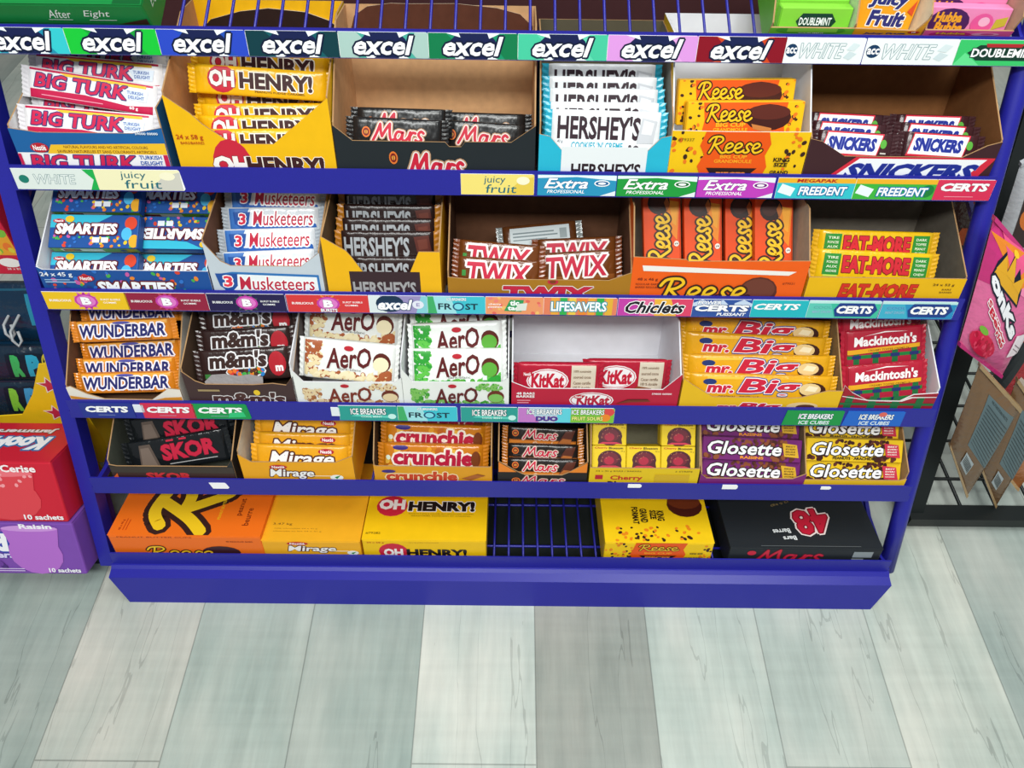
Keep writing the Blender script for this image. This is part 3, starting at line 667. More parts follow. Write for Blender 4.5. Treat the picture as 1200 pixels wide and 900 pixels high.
# --- pink and white nougat bars, blue box
def m_turk(k): return make_bar('candy_bar', 166*k, .037, .012, '#efecee', [
    P([(0,0),(1,0),(1,.3),(.8,.2),(.45,.34),(0,.3)],'#c41d4c'), R(0,.93,1,1,'#c41d4c'), P([(.3,.86),(.95,.86),(.95,.95),(.25,.95)],'#efc02c'),
    T('BIG TURK',.42,.62,.76,.48,'#cf2450',.03,.2,[(.1,'#2c3576')]), P([(.76,.74),(.8,.44),(.95,.4),(.97,.78)],'#dfe8f4'), T('TURKISH',.86,.67,.13,.11,'#2d5aa8',.02), T('DELIGHT',.87,.52,.13,.11,'#2d5aa8',.02),
    T('60 g',.85,.14,.07,.14,'#ffffff',.02), R(.1,.12,.6,.15,'#ef9ab0')], ccol='#d8d4d8')
tr = make_tray('display_box', 'blue open box of pink and white candy bars at the left end', 2, 8, 190, 151, '#1d5f9c', '#d8d8d8', D_=.16, hb=.125, hs=(1.05, 1.35), knee=.75, prof=((0,1.0),(.18,.93),(.8,.93),(1,1.03)), ops=[
    R(0,0,1,.42,'#efecee'), P([(.2,.4),(1,.4),(1,.68),(.24,.62)],'#eebc2a'), T('NATURAL FLAVOURS AND NO ARTIFICIAL COLOURS',.6,.57,.56,.07,'#7a4a20',.01), T('SAVEURS NATURELLES ET SANS COLORANTS ARTIFICIELS',.6,.46,.66,.07,'#7a4a20',.01),
    T('BIG TURK',.42,.18,.72,.38,'#cf2450',.03,.2,[(.09,'#2c3576')]), T('TURKISH',.88,.33,.15,.1,'#2d5aa8',.02), T('DELIGHT',.88,.19,.15,.1,'#2d5aa8',.02), T('LOUKOUM',.88,.05,.15,.1,'#2d5aa8',.02), R(0,0,.02,.4,'#c41d4c'), R(.97,0,1,.4,'#c41d4c')]+NEST(.16,.55,.12,.24)+[T('59000 00000',.9,.92,.15,.06,'#e8eef4',.02)])
p = fill(tr, m_turk, [(138,70,-3),(130,87,-4),(116,128,-4),(104,107,-8),(98,147,-4)], e=30, slope=34, desc='pink and white candy bar', where='in the blue box')
# --- yellow peanut bars
def m_henry(k): return make_bar('candy_bar', 168*k, .034, .012, '#efb40f', [
    E(.2,.55,.115,.5,'#c9263c'), T('OH',.2,.57,.2,.62,'#f6eee8',.05,0,[(.05,'#8a1a2a')]), T('HENRY!',.63,.55,.58,.62,'#3d1b1c',.045,0,[(.1,'#f6eee0')]),
    T('PEANUTS FUDGE CARAMEL',.66,.16,.4,.07,'#6a3a10',.01)])
dark = [R(0,0,1,1,'#efb40f')]
tr = make_tray('display_box', 'yellow open box with cut front and yellow peanut bars', 2, 199, 389, 150, '#efb70e', KR, D_=.16, hb=.183, hs=(1.55, 1.5), knee=.7, back='#efb40f',
    prof=((0,1.5),(.14,1.22),(.2,1.05),(.36,.74),(.62,.74),(1,1.48)), ops=[
    E(.34,.1,.13,.66,'#c9263c'), T('OH',.33,.16,.24,.42,'#f6eee8',.06,0,[(.05,'#8a1a2a')]), T('HENRY!',.68,.16,.5,.42,'#3d1b1c',.05,0,[(.05,'#f6eee0')]), T('24 x 58 g',.1,.78,.17,.14,'#b84a12',.02), T('BARS/BARRES',.11,.66,.15,.06,'#b84a12',.01)])
W_ = tr['x1']-tr['x0']; g = G()
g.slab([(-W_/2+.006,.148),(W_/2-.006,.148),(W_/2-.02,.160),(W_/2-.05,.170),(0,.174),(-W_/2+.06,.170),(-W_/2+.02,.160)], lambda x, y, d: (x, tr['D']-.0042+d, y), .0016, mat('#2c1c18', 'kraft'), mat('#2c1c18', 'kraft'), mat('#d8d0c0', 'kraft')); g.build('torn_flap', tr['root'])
p = fill(tr, m_henry, [(318,78,-3),(315,97,-3),(318,119,-2),(312,138,1),(310,152,1),(312,168,1)], e=28, slope=34, desc='yellow wrapped peanut bar', where='in the cut yellow box')
# --- black bar box, nearly empty
MARS = lambda cx, cy, w, h, st=1: [K('Mars',cx,cy,w,h,'#c8203a',.17,[(.12,'#b89070'),(.06,'#e8e0dc')] if st else [(.05,'#6a1420')])]
ROUND = lambda x, y, w, h: [E(x,y,w,h,'#e0752c'), E(x,y,w*.72,h*.72,'#7a1a1a'), E(x,y,w*.4,h*.4,'#e0a040'), R(x-w*.1,y-h*.6,x+w*.1,y+h*.6,'#7a1a1a')]
def m_mars(k): return make_bar('chocolate_bar', 118*k, .035, .013, '#1d1d1e', ROUND(.14,.5,.05,.2)+MARS(.52,.52,.6,.62)+[P([(.28,.05),(.6,.0),(.9,.1),(.6,.16)],'#b07a4a')])
tr = make_tray('display_box', 'nearly empty black box with tall bare brown cardboard back', 2, 391, 628, 166, '#20262a', '#c99c70', D_=.155, hb=.181, hs=(1.35,1.35), knee=.55,
    prof=((0,1.3),(.09,1.0),(.55,.99),(.57,.9),(.63,.9),(.65,1.0),(.88,1.0),(1,1.33)), ops=ROUND(.285,.5,.022,.2)+MARS(.5,.3,.28,.66,1))
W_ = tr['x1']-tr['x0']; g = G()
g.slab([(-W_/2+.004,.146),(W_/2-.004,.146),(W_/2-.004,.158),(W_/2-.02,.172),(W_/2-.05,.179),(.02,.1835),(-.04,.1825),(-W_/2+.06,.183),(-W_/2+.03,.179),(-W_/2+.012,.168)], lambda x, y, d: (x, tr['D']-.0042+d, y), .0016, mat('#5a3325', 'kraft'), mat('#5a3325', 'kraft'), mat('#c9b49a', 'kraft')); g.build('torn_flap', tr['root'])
p = fill(tr, m_mars, [(470,144,-1),(465,156,-2)], e=30, slope=25, w0=.016, u0=.040, TH=.013, desc='black wrapped chocolate bar', where='at left in the black box', cat='chocolate bar', names=['behind another', 'in front'])
fill(tr, m_mars, [(572,149,-1),(573,160,-3)], e=30, slope=25, w0=.016, u0=.040, TH=.013, desc='black wrapped chocolate bar', where='at right in the black box', cat='chocolate bar', names=['behind another', 'in front'], proto=p)
# --- white cookie chocolate bars, turquoise box
def m_hw(k): return make_bar('chocolate_bar', 140*k, .054, .009, '#eceef0', [
    T("HERSHEY'S",.43,.64,.8,.56,'#33202a',.03), T("COOKIES 'N' CREME",.42,.22,.5,.17,'#1fa5c0',.015), P([(.84,.9),(.99,.82),(.96,.3),(.8,.3)],'#c9cbd0'), P([(.86,.84),(.96,.78),(.94,.5),(.84,.52)],'#e2e3e6'),
    E(.8,.16,.03,.09,'#4a4048'), E(.74,.22,.015,.04,'#4a4048'), T('CANDY',.45,.08,.14,.05,'#8a9aa8',.01), T('43 g',.06,.3,.05,.08,'#5a6a78',.01)], ccol='#2aa9c4')
tr = make_tray('display_box', 'turquoise open box holding white cookie chocolate bars', 2, 631, 787, 172, '#27b3cf', '#8a8478', D_=.155, hb=.166, hs=(1.5,1.5), knee=.62, back='#57503f',
    prof=((0,1.25),(.08,1.2),(.2,.83),(.8,.83),(.92,1.2),(1,1.25)), ops=[R(.17,0,.83,1,'#e6eaec'), T("HERSHEY'S",.52,.2,.54,.5,'#2a1a22',.03)])
p = fill(tr, m_hw, [(705,102,0),(706,117,0),(707,131,0),(708,147,0),(710,157,-1)], e=26, slope=40, TH=.009, w0=.012, u0=.045, desc='white cookie chocolate bar', where='in the turquoise box', cat='chocolate bar')
# --- big cup cartons, dotted yellow box
def reese(cx, cy, w, h, r=0): return [K('Reese',cx,cy,w,h,'#f4c21c',.125,[(.085,'#3a1a12')],r)]
def bigcup(): return [R(0,0,1,1,'#f2b90f'), D(8,26,0,0,.14,1,.045,['#3a2018','#e8761c']), D(9,20,.88,0,1,1,.045,['#3a2018','#e8761c']),
    P([(.15,0),(.84,0),(.86,.3),(.84,.6),(.86,1),(.13,1),(.15,.6),(.13,.3)],'#ea5a12'), E(.7,.66,.2,.3,'#3e1713'), E(.7,.78,.19,.17,'#5a241a'), P([(.56,.52),(.74,.42),(.74,.3),(.58,.4)],'#c47a3c')]+reese(.36,.76,.38,.36)+[
    T('BIG CUP',.38,.5,.26,.1,'#f4b020',.04), T('GRANDMOULE',.38,.39,.3,.08,'#f4b020',.03), P([(.2,.3),(.68,.3),(.6,.06),(.28,.06)],'#2a1512'), T('PIECES',.44,.16,.3,.12,'#f08a1c',.05)]
def m_big(k): return make_carton('chocolate_carton', 132*k, .053, .018, '#f2b90f', bigcup())
tr = make_tray('display_box', 'dotted yellow open box with orange chocolate cup cartons', 2, 788, 952, 154, '#f0c010', WHT, D_=.15, hb=.176, hs=(1.0,1.0), knee=.5, prof=((0,1),(.4,.99),(1,1)), ops=[
    D(3,26,0,0,.3,.98,.045,['#3a2018','#e8761c']), D(4,14,.84,0,1,.98,.045,['#3a2018','#e8761c']), P([(.25,0),(.7,0),(.73,.25),(.7,.5),(.73,.75),(.7,1),(.24,1),(.21,.7),(.25,.5),(.21,.25)],'#e8560f')]+reese(.47,.72,.38,.34)+[
    T('BIG CUP',.47,.47,.2,.08,'#f4a020',.04), T('GRANDMOULE',.47,.37,.28,.08,'#f4a020',.03), P([(.28,.22),(.66,.22),(.58,0),(.34,0)],'#2a1512'), T('PIECES',.47,.08,.22,.1,'#f08a1c',.05),
    T('KING',.83,.42,.12,.09,'#2a1a12',.03), T('SIZE',.83,.31,.1,.09,'#2a1a12',.03), T('GRAND',.83,.14,.14,.08,'#2a1a12',.03), T('FORMAT',.83,.04,.16,.08,'#2a1a12',.03), T('#79337',.1,.83,.12,.07,'#5a4a10',.0)])
p = fill(tr, m_big, [(862,120,1),(872,146,1)], e=22, slope=30, TH=.018, desc='orange chocolate cup carton', where='in the dotted yellow box', cat='carton', names=['standing behind another', 'standing in front'])
# --- brown box of blue-lettered bars
def snick(cx, cy, w, h): return [P([(cx-w*.54,cy-h*.9),(cx+w*.48,cy-h*.9),(cx+w*.58,cy+h*.9),(cx-w*.44,cy+h*.9)],'#d32a3e'), P([(cx-w*.51,cy-h*.74),(cx+w*.47,cy-h*.74),(cx+w*.55,cy+h*.74),(cx-w*.43,cy+h*.74)],'#f0f1f4'),
    T('SNICKERS',cx+.01,cy,w*.88,h*.98,'#1d2c8c',.05,.22,[(.03,'#7a86c8')])]
def m_snk(k): return make_bar('chocolate_bar', 102*k, .032, .012, '#3d2024', snick(.43,.54,.78,.54)+[E(.88,.6,.045,.18,'#59a83c'), R(.85,.2,.93,.26,'#c8c0b8')])
tr = make_tray('display_box', 'brown open box at the right end with blue-lettered bars', 2, 945, 1168, 184, '#3e2226', '#8d5c35', D_=.15, hb=.16, hs=(1.45,1.45), knee=.72,
    prof=((0,1.42),(.06,1.36),(.2,1.0),(.82,1.0),(.93,1.3),(1,1.4)), ops=[P([(.12,0),(.26,1.0),(1,1.0),(1,.92),(.93,0)],'#d32a3e'), P([(.15,0),(.28,.93),(.96,.93),(.86,0)],'#f0f1f4'), T('SNICKERS',.57,.36,.72,.72,'#1d2c8c',.05,.35,[(.03,'#7a86c8')])])
p = fill(tr, m_snk, [(993,148,-2),(996,159,-3),(1003,170,-3)], e=34, slope=30, TH=.012, w0=.016, u0=.045, desc='blue-lettered chocolate bar', where='at left in the brown box', cat='chocolate bar')
fill(tr, m_snk, [(1094,150,-1),(1099,161,-3),(1104,172,-3)], e=34, slope=30, TH=.012, w0=.016, u0=.045, desc='blue-lettered chocolate bar', where='at right in the brown box', cat='chocolate bar', proto=p)

# ================================================================== shelf three
def m_smart(k): return make_carton('candy_carton', 101*k, .046, .015, '#1d4f96', [
    P([(0,1),(.7,1),(.55,.78),(.2,.62),(0,.6)],'#35b4cf'), D(21,34,.02,.03,.98,.34,.05,['#d8452c','#e8c22c','#2e6fc4','#46a84a','#c75aa0','#e8862c']), E(.92,.75,.07,.2,'#d8452c'), E(.88,.42,.06,.2,'#4fb4e0'), E(.97,.2,.06,.2,'#e8a82c'), E(.22,.86,.05,.1,'#e8c22c')]+NEST(.1,.8,.14,.13)+[
    T('SMARTIES',.42,.56,.7,.34,'#f4f6f8',.05,.1,[(.16,'#6a1a24')]), R(.5,.14,.58,.3,'#e8eef4'), R(.6,.14,.68,.3,'#e8eef4')], edge='#6fae32', edge_ops=[P([(.12,.15),(.6,.15),(.6,.85),(.12,.85)],'#dfe8d8'), P([(.14,.25),(.34,.25),(.34,.75),(.14,.75)],'#7a2a20'), R(.8,.3,.86,.7,'#2a5a94')])
def m_smart2(k): return make_carton('candy_carton', 101*k, .046, .015, '#1d4f96', [
    P([(0,0),(.9,0),(.7,.22),(.3,.3),(0,.42)],'#35b4cf'), D(22,30,.02,.66,.98,.97,.05,['#d8452c','#e8c22c','#2e6fc4','#46a84a','#c75aa0','#e8862c']), E(.04,.4,.06,.2,'#4fb4e0'), E(.04,.8,.06,.2,'#e8a82c'), E(.9,.14,.05,.1,'#e8c22c'),
    T('SMARTIES',.52,.46,.76,.34,'#f4f6f8',.05,.1,[(.16,'#6a1a24')],180), R(.35,.7,.43,.86,'#e8eef4'), R(.45,.7,.53,.86,'#e8eef4')], edge='#22589e', edge_ops=[E(.06,.5,.03,.3,'#4fb4e0'), R(.14,.5,.9,.6,'#7fb0d8'), R(.14,.3,.8,.38,'#7fb0d8')])
tr = make_tray('display_box', 'blue dotted open box of small candy cartons, white inside', 3, 40, 244, 317, '#1d4f96', WHT, D_=.16, hb=.135, hs=(1.1,1.1), knee=.72, prof=((0,1.08),(.03,1.0),(1,1.0)), ops=[
    D(31,60,.02,.02,.98,.98,.09,['#d8452c','#2a3f80','#e8862c','#46a84a','#2e6fc4','#c75aa0']), T('SMARTIES',.55,.24,.46,.56,'#f4f6f8',.05,.1,[(.16,'#6a1a24')]), T('24 x 45 g',.1,.8,.19,.24,'#e8eef4',.02), R(.02,.45,.2,.5,'#9ac0e0'), R(.02,.56,.17,.6,'#9ac0e0')]+NEST(.27,.66,.1,.3))
p = fill(tr, m_smart, [(113,229,0),(110,271,0),(108,315,0)], e=58, slope=42, TH=.015, desc='blue dotted candy carton', where='in the left row', cat='candy carton')
fill(tr, m_smart, [(217,231,0),(209,317,0)], e=58, slope=42, TH=.015, desc='blue dotted candy carton', where='of the right row', cat='candy carton', names=['rearmost', 'frontmost'], proto=p)
fill(tr, m_smart2, [(213,273,0)], e=58, slope=42, TH=.015, desc='upside-down blue dotted candy carton', where='of the right row', cat='candy carton', names=['in the middle'])
# --- silver and blue bars, grey box
def m_musk(k): return make_bar('chocolate_bar', 126*k, .033, .012, '#dfe4ea', [
    P([(0,0),(1,0),(1,.24),(0,.24)],'#2a62b4'), D(7,22,.04,.22,.98,.26,.09,['#2a62b4']), P([(0,1),(.24,1),(.12,.0),(0,.0)],'#3a6fb8'), P([(.05,.85),(.25,.85),(.22,.35),(.14,.12),(.06,.35)],'#23509c'),
    T('3',.15,.55,.09,.48,'#d02a44',.04,.1,[(.1,'#ffffff')]), T('Musketeers',.62,.58,.7,.62,'#bf2340',.008,.25,[(.14,'#ffffff')])], ccol='#a8b0b8', fin='foil')
tr = make_tray('display_box', 'pale grey open box of silver and blue wrapped bars', 3, 243, 377, 312, '#c3ccd4', '#6e4a36', D_=.155, hb=.135, hs=(1.6,1.35), knee=.7, prof=((0,1.55),(.12,1.1),(.2,1.0),(.82,1.0),(1,1.32)), ops=[
    P([(.06,.72),(.2,.8),(.97,.72),(.97,.1),(.1,.06)],'#2f74b8'), P([(.1,.64),(.2,.72),(.95,.64),(.95,.16),(.12,.14)],'#eef2f4'), P([(.04,.74),(.24,.74),(.22,.3),(.14,.02),(.06,.3)],'#23509c'), T('3',.14,.46,.09,.4,'#e83a50',.04,.1,[(.12,'#ffffff')]), T('Musketeers',.58,.4,.68,.48,'#bf2340',.01,.15,[(.08,'#ffffff')])])
p = fill(tr, m_musk, [(322,234,-1),(320,258,1),(315,283,2),(318,309,3)], e=32, slope=42, TH=.013, w0=.016, desc='silver and blue wrapped bar', where='in the grey box', cat='chocolate bar')
# --- dark almond chocolate bars, yellow winged box
def m_alm(k): return make_bar('chocolate_bar', 122*k, .054, .012, '#2c1b19', [
    T("HERSHEY'S",.38,.64,.74,.52,'#a9acb0',.03), T('WHOLE ALMONDS · AMANDES ENTIERES',.42,.18,.66,.13,'#c98a2c',.02), P([(.8,.9),(.97,.95),(1,.5),(.84,.45)],'#5a2a22'), P([(.84,.82),(.95,.86),(.96,.6),(.86,.56)],'#6e382c'), E(.9,.24,.085,.2,'#a8682e',.15)], ccol='#b8741c')
tr = make_tray('display_box', 'yellow winged open box of dark almond chocolate bars', 3, 381, 517, 318, '#f0b414', '#6a5238', D_=.155, hb=.135, hs=(1.85,1.55), knee=.65, prof=((0,1.85),(.2,1.5),(.24,1.35),(.34,.9),(.72,.9),(.82,1.5),(1,1.5)), ops=[
    P([(.2,0),(.82,0),(.82,1),(.2,1)],'#38242a'), T("HERSHEY'S",.5,.3,.56,.6,'#a4a2a4',.03)])
p = fill(tr, m_alm, [(457,247,0),(457,264,0),(457,280,0),(458,295,0),(458,325,0)], e=26, slope=44, TH=.011, w0=.012, u0=.05, desc='dark almond chocolate bar', where='in the yellow winged box', cat='chocolate bar')
# --- red-lettered caramel biscuit bars
def m_twix(k): return make_bar('chocolate_bar', 108*k, .042, .014, '#6e3a16', [R(0,0,1,.2,'#8a4c1c'), T('TWIX',.5,.52,.82,.74,'#c5203f',.03,.1,[(.14,'#f2ece8')]), R(.03,.4,.08,.6,'#3a8a3a')], ccol='#7a3a18', fin='foil')
tr = make_tray('display_box', 'gold fronted open box of red-lettered bars, dark brown inside', 3, 524, 740, 328, '#a8741c', '#6b4733', D_=.155, hb=.135, hs=(1.25,1.35), knee=.6, prof=((0,1.05),(.1,1.0),(.88,1.0),(1,1.25)), ops=[
    T('TWIX',.55,.26,.5,.76,'#c5203f',.06,.05,[(.1,'#f2ece8'),(.03,'#7a1428')]), E(.575,.92,.03,.16,'#c5203f'), E(.575,.92,.018,.1,'#7a3a18')])
p = fill(tr, m_twix, [(580,303,-4),(583,322,-3)], e=34, slope=32, TH=.014, desc='red-lettered biscuit bar', where='at left in the gold box', cat='chocolate bar', names=['behind another', 'in front'])
fill(tr, m_twix, [(685,297,3),(676,313,4)], e=34, slope=32, TH=.014, desc='red-lettered biscuit bar', where='at right in the gold box', cat='chocolate bar', names=['behind another', 'in front'], proto=p)
def m_twb(k): return make_bar('chocolate_bar', 104*k, .042, .014, '#5e3418', [R(.08,.25,.92,.92,'#c8d0d2'), R(.12,.7,.7,.75,'#6a7a7e'), R(.12,.58,.75,.63,'#6a7a7e'), R(.12,.46,.6,.5,'#6a7a7e'), R(.78,.45,.88,.8,'#8a9698')], ccol='#8a8f8e', fin='foil')
fill(tr, m_twb, [(633,279,6)], e=48, slope=32, TH=.014, desc='bar lying face down with silver-grey back panel', where='in gold box', cat='chocolate bar', names=['on top'])
# --- upright orange peanut butter cup packs
def m_ree(k): return make_carton('candy_pack', .128, 45*k, .013, '#e8501a', [P([(.4,.1),(.8,.02),(.84,.5),(.5,.3)],'#ef8a1c'), P([(.55,.12),(.8,.06),(.82,.3),(.58,.22)],'#f2a52c'), E(.8,.58,.12,.3,'#2c1612'), E(.81,.62,.08,.2,'#421f16'), P([(.7,.36),(.78,.28),(.86,.36),(.8,.44)],'#b06428')]+reese(.42,.58,.5,.56)+[E(.36,.12,.03,.07,'#ece6dc'), T('2',.36,.12,.02,.08,'#3a1a12',.02), R(.1,.02,.9,.03,'#b83a12')], fin='card')
tr = make_tray('display_box', 'orange open box of orange packs standing on end', 3, 742, 951, 305, '#ee5f14', '#b6aa9a', D_=.155, hb=.135, hs=(1.0,1.0), knee=.3, prof=((0,1.04),(.3,1.0),(.31,.97),(1,1.0)), ops=[
    P([(.06,.72),(.9,.64),(.94,.74),(.05,.86)],'#f0ebe4'), T('48 x 46 g',.09,.5,.12,.09,'#7a2a10',.02), T('REGULAR BARS',.09,.38,.13,.05,'#7a2a10',.01), T('BARRES REGULIERES',.1,.3,.15,.05,'#7a2a10',.01), E(.74,.2,.115,.4,'#5a2a20'), E(.74,.26,.1,.3,'#6e382a'), T('#79521',.91,.44,.07,.06,'#7a2a10',.0)]+reese(.43,.24,.5,.56))
p = fill(tr, m_ree, [(776,271,94),(824,274,94),(872,276,94),(920,279,94)], e=38, slope=50, TH=.013, w0=.014, desc='orange candy pack standing on end', where='in the orange box', cat='candy pack', names=['leftmost', 'second from left', 'third from left', 'rightmost'])
# --- yellow bars with green ends
def m_eat(k): return make_bar('candy_bar', 146*k, .04, .013, '#e9b914', [R(.02,.16,.17,.92,'#2f8a34'), R(.83,.16,.98,.92,'#2f8a34'), R(.03,.1,.16,.16,'#c8dc5a'), T('EAT-MORE',.5,.56,.62,.62,'#cf2b36',.05,-.05,[(.06,'#7a1a1a')])]+[T(t,x,y,.1,.09,'#dfeccc',.02) for t,x,y in (('DARK',.905,.78),('TOFFEE',.905,.62),('PEANUT',.905,.46),('CHEW',.905,.3),('TIRE',.095,.78),('FONCEE',.095,.62),('AUX',.095,.46),('ARACHIDES',.095,.3))]+[T('52 g',.42,.1,.05,.09,'#6a4a10',.02)], ccol='#d9a51a')
tr = make_tray('display_box', 'yellow open box at the right end, grey inside, half empty', 3, 948, 1134, 326, '#eab510', '#7c7468', D_=.16, hb=.135, hs=(1.0,1.05), knee=.72, prof=((0,1),(1,1)), ops=[
    T('EAT-MORE',.46,.46,.5,.6,'#d3301c',.05,.1,[(.05,'#8a2010')]), T('24 x 52 g',.87,.74,.14,.13,'#6a4a10',.02), T('BARS',.9,.55,.06,.07,'#6a4a10',.01), T('BARRES',.9,.43,.08,.07,'#6a4a10',.01)])
p = fill(tr, m_eat, [(1027,289,-1),(1026,313,-2)], e=30, slope=34, TH=.013, desc='yellow and green toffee bar', where='in the half empty box', cat='candy bar', names=['behind another', 'in front'])

# ================================================================== shelf four
def m_wun(k): return make_bar('chocolate_bar', 122*k, .030, .012, '#d9801d', [P([(.0,.82),(1,.82),(1,1),(0,1)],'#e8a23a'), T('WUNDERBAR',.5,.52,.94,.66,'#272a6a',.035,.2,[(.16,'#f0eaf0')]), E(.5,.92,.1,.07,'#4a4a9a'), T('PEANUT BUTTER CARAMEL',.62,.09,.4,.08,'#7a2a14',.01)], fin='foil')
tr = make_tray('display_box', 'torn white and orange box of orange peanut caramel bars', 4, 74, 213, 461, '#e8e0d4', '#6d4d38', D_=.15, hb=.13, hs=(1.35,1.35), knee=.5, prof=((0,1.25),(.04,1.3),(.16,.95),(.3,.72),(.72,.7),(.82,1.0),(.9,1.25),(1,1.2)), ops=[P([(0,1),(.0,.72),(.25,.3),(.75,.34),(.85,.6),(1,.7),(1,.3),(.8,.1),(.2,.05),(0,.4)],'#d8902c')])
p = fill(tr, m_wun, [(166,366,2),(162,388,3),(156,412,4),(150,432,2),(148,449,2)], e=32, slope=50, TH=.011, w0=.012, u0=.034, desc='orange peanut caramel bar', where='in the torn box', cat='chocolate bar')
def m_mm(k): return make_bar('candy_pack', 118*k, .046, .014, '#33211f', [E(.52,.28,.24,.22,'#e8e6e6'), E(.52,.3,.225,.18,'#3a2622'), D(41,30,.32,.16,.72,.42,.07,['#d83a34','#e8b62c','#2e7fc4','#46a84a','#e8762c','#5a3226']),
    T("m&m's",.44,.7,.68,.56,'#3a2420',.05,.1,[(.12,'#e6e4e6')]), E(.9,.5,.1,.42,'#b01f2c'), T('m',.92,.34,.09,.2,'#f2eeee',.05), R(.03,.1,.1,.26,'#3a7a3a')], ccol='#3a2826')
tr = make_tray('display_box', 'dark brown open box with torn front and candy bags', 4, 216, 346, 451, '#43302f', '#5c4636', D_=.15, hb=.13, hs=(1.5,1.3), knee=.6, prof=((0,1.4),(.1,1.1),(.18,1.0),(.62,1.0),(.8,1.05),(.92,1.0),(1,1.3)), ops=[T("m&m's",.55,.3,.68,.66,'#4a2c28',.05,.1,[(.08,'#e0dcdc')]), E(.64,.62,.03,.14,'#e8c22c'), R(.1,.66,.3,.76,'#a08a60')])
W_ = tr['x1']-tr['x0']; h_ = tr['h']; g = G()
g.slab([(-W_*.3,h_*.8),(W_*.2,h_*.8),(W_*.22,h_*1.22),(W_*.1,h_*1.3),(0,h_*1.24),(-W_*.12,h_*1.3),(-W_*.24,h_*1.27),(-W_*.32,h_*1.05)], lambda x, y, d: (x, .0021+d, y), .0008, mat('#a39c9e', 'foil'), mat('#8a8486', 'foil'), mat('#a39c9e', 'foil')); g.build('torn_film', tr['root'])
p = fill(tr, m_mm, [(298,378,4),(296,404,4),(300,428,4)], e=34, slope=40, TH=.013, w0=.016, u0=.042, desc='dark brown candy bag with coloured dots', where='in torn box', cat='candy bag')
def aero(c1, c2, c3): return lambda k: make_bar('chocolate_bar', 122*k, .058, .015, '#eceeea', [
    D(51,80,.0,.5,.2,.98,.05,[c1,c2,c1]), D(52,70,.0,.1,.16,.6,.05,[c1,c2]), D(53,90,.1,.02,.95,.2,.065,[c1,c2,c3]), D(54,40,.8,.05,1,.36,.06,[c2,c1]), E(.88,.56,.1,.26,'#5a2018',.3), E(.87,.5,.09,.2,c3,.3),
    T('AerO',.5,.6,.52,.56,'#5e1c1e',.025,.18,[(.03,'#f4f2ee')],5), E(.5,.86,.055,.07,'#b8202f'), T('dark-blanc',.52,.3,.26,.07,'#6a6a6a',.0), R(.79,.22,.84,.34,'#e4e6e8')], crimp=.006)
def tray_aero(pl, pr, c1, c2, c3, label, cor): return make_tray('display_box', label, 4, pl, pr, 448, '#e9ebe6', WHT, D_=.15, hb=.13, hs=(1.5,1.25), knee=.6, prof=((0,1.36),(.1,1.0),(.93,1.0),(1,1.15)), ops=[
    D(61,150,.1,.02,.95,.24,.06,[c1,c2]), D(62,60,.08,.2,.24,.7,.06,[c1,c2]), D(63,50,.7,.66,.94,.95,.055,[c1,c2]), T('AerO',.5,.46,.42,.64,cor,.02,.18,(),4), E(.47,.86,.04,.08,'#b8202f'), E(.88,.44,.08,.26,'#6a2a1c'), E(.88,.38,.07,.18,c2)])
W1 = ('#a85a34','#e8d6a8','#efe2bc'); W2 = ('#2f9a36','#5fbc4a','#5ca83c')
tr = tray_aero(342, 472, '#a8683c', '#e2cba0', '#efe2bc', 'white open box of bubbly caramel-dotted white chocolate bars', '#7a2e1e')
p = fill(tr, aero(*W1), [(411,380,-5),(406,424,-5)], e=32, slope=42, TH=.015, w0=.016, desc='white bar with caramel bubbles', where='in its white box', cat='chocolate bar', names=['upper one', 'lower one'])
tr = tray_aero(470, 597, '#3f9a30', '#7cbc5a', '#5ca83c', 'white and green open box of bubbly mint chocolate bars', '#5e1c1e')
p = fill(tr, aero(*W2), [(540,382,3),(538,402,3),(537,433,1)], e=32, slope=42, TH=.013, w0=.016, desc='white bar with green bubbles', where='in the mint box', cat='chocolate bar')
def m_kit(k): return make_bar('chocolate_bar', 103*k, .052, .012, '#b31b34', [R(.66,0,.97,1,'#d8cdb8'), E(.36,.5,.27,.4,'#f0eeee'), E(.36,.5,.255,.37,'#c21d38'), E(.36,.5,.245,.35,'#f0eeee'), T('KitKat',.36,.5,.42,.5,'#c21d38',.045,.05), P([(.55,.0),(.66,.2),(.84,.12),(.8,0)],'#8a4a28')]+NEST(.1,.72,.13,.2)+[T(t,.8,y,.22,.1,'#7a5a40',.01) for t, y in (('100% sustainably',.82),('sourced cocoa',.64),('Cacao certifie',.44),('100 % durable',.28))], crimp=.006)
tr = make_tray('display_box', 'nearly empty red and white box with two red wafer bars', 4, 599, 797, 456, '#b91f3a', WHT, D_=.155, hb=.13, hs=(1.4,1.4), knee=.4, prof=((0,1.2),(.06,1.08),(.1,1.0),(.9,1.0),(.93,1.15),(1,1.5)), ops=[
    E(.48,.42,.135,.42,'#f0eeee'), E(.48,.42,.128,.38,'#b91f3a'), E(.48,.42,.122,.35,'#f0eeee'), T('KitKat',.49,.42,.2,.52,'#b91f3a',.045,.05), P([(.63,.25),(.7,.5),(.82,.52),(.84,.38),(.72,.34)],'#5a1c18'), P([(.63,.25),(.7,.44),(.83,.46),(.84,.38),(.72,.34)],'#7a3420'), T('48 BARS',.08,.76,.11,.13,'#f0eeee',.03), T('BARRES',.08,.6,.11,.13,'#f0eeee',.03), R(.03,.36,.11,.42,'#e08a98'), R(.03,.24,.1,.3,'#e08a98'), T('59800 00000',.9,.82,.12,.1,'#f0d8dc',.03)]+NEST(.4,.62,.06,.2))
p = fill(tr, m_kit, [(639,446,0)], e=18, slope=20, TH=.012, w0=.02, u0=.036, desc='red wafer bar', where='in the white-backed box', cat='chocolate bar', names=['on the left'])
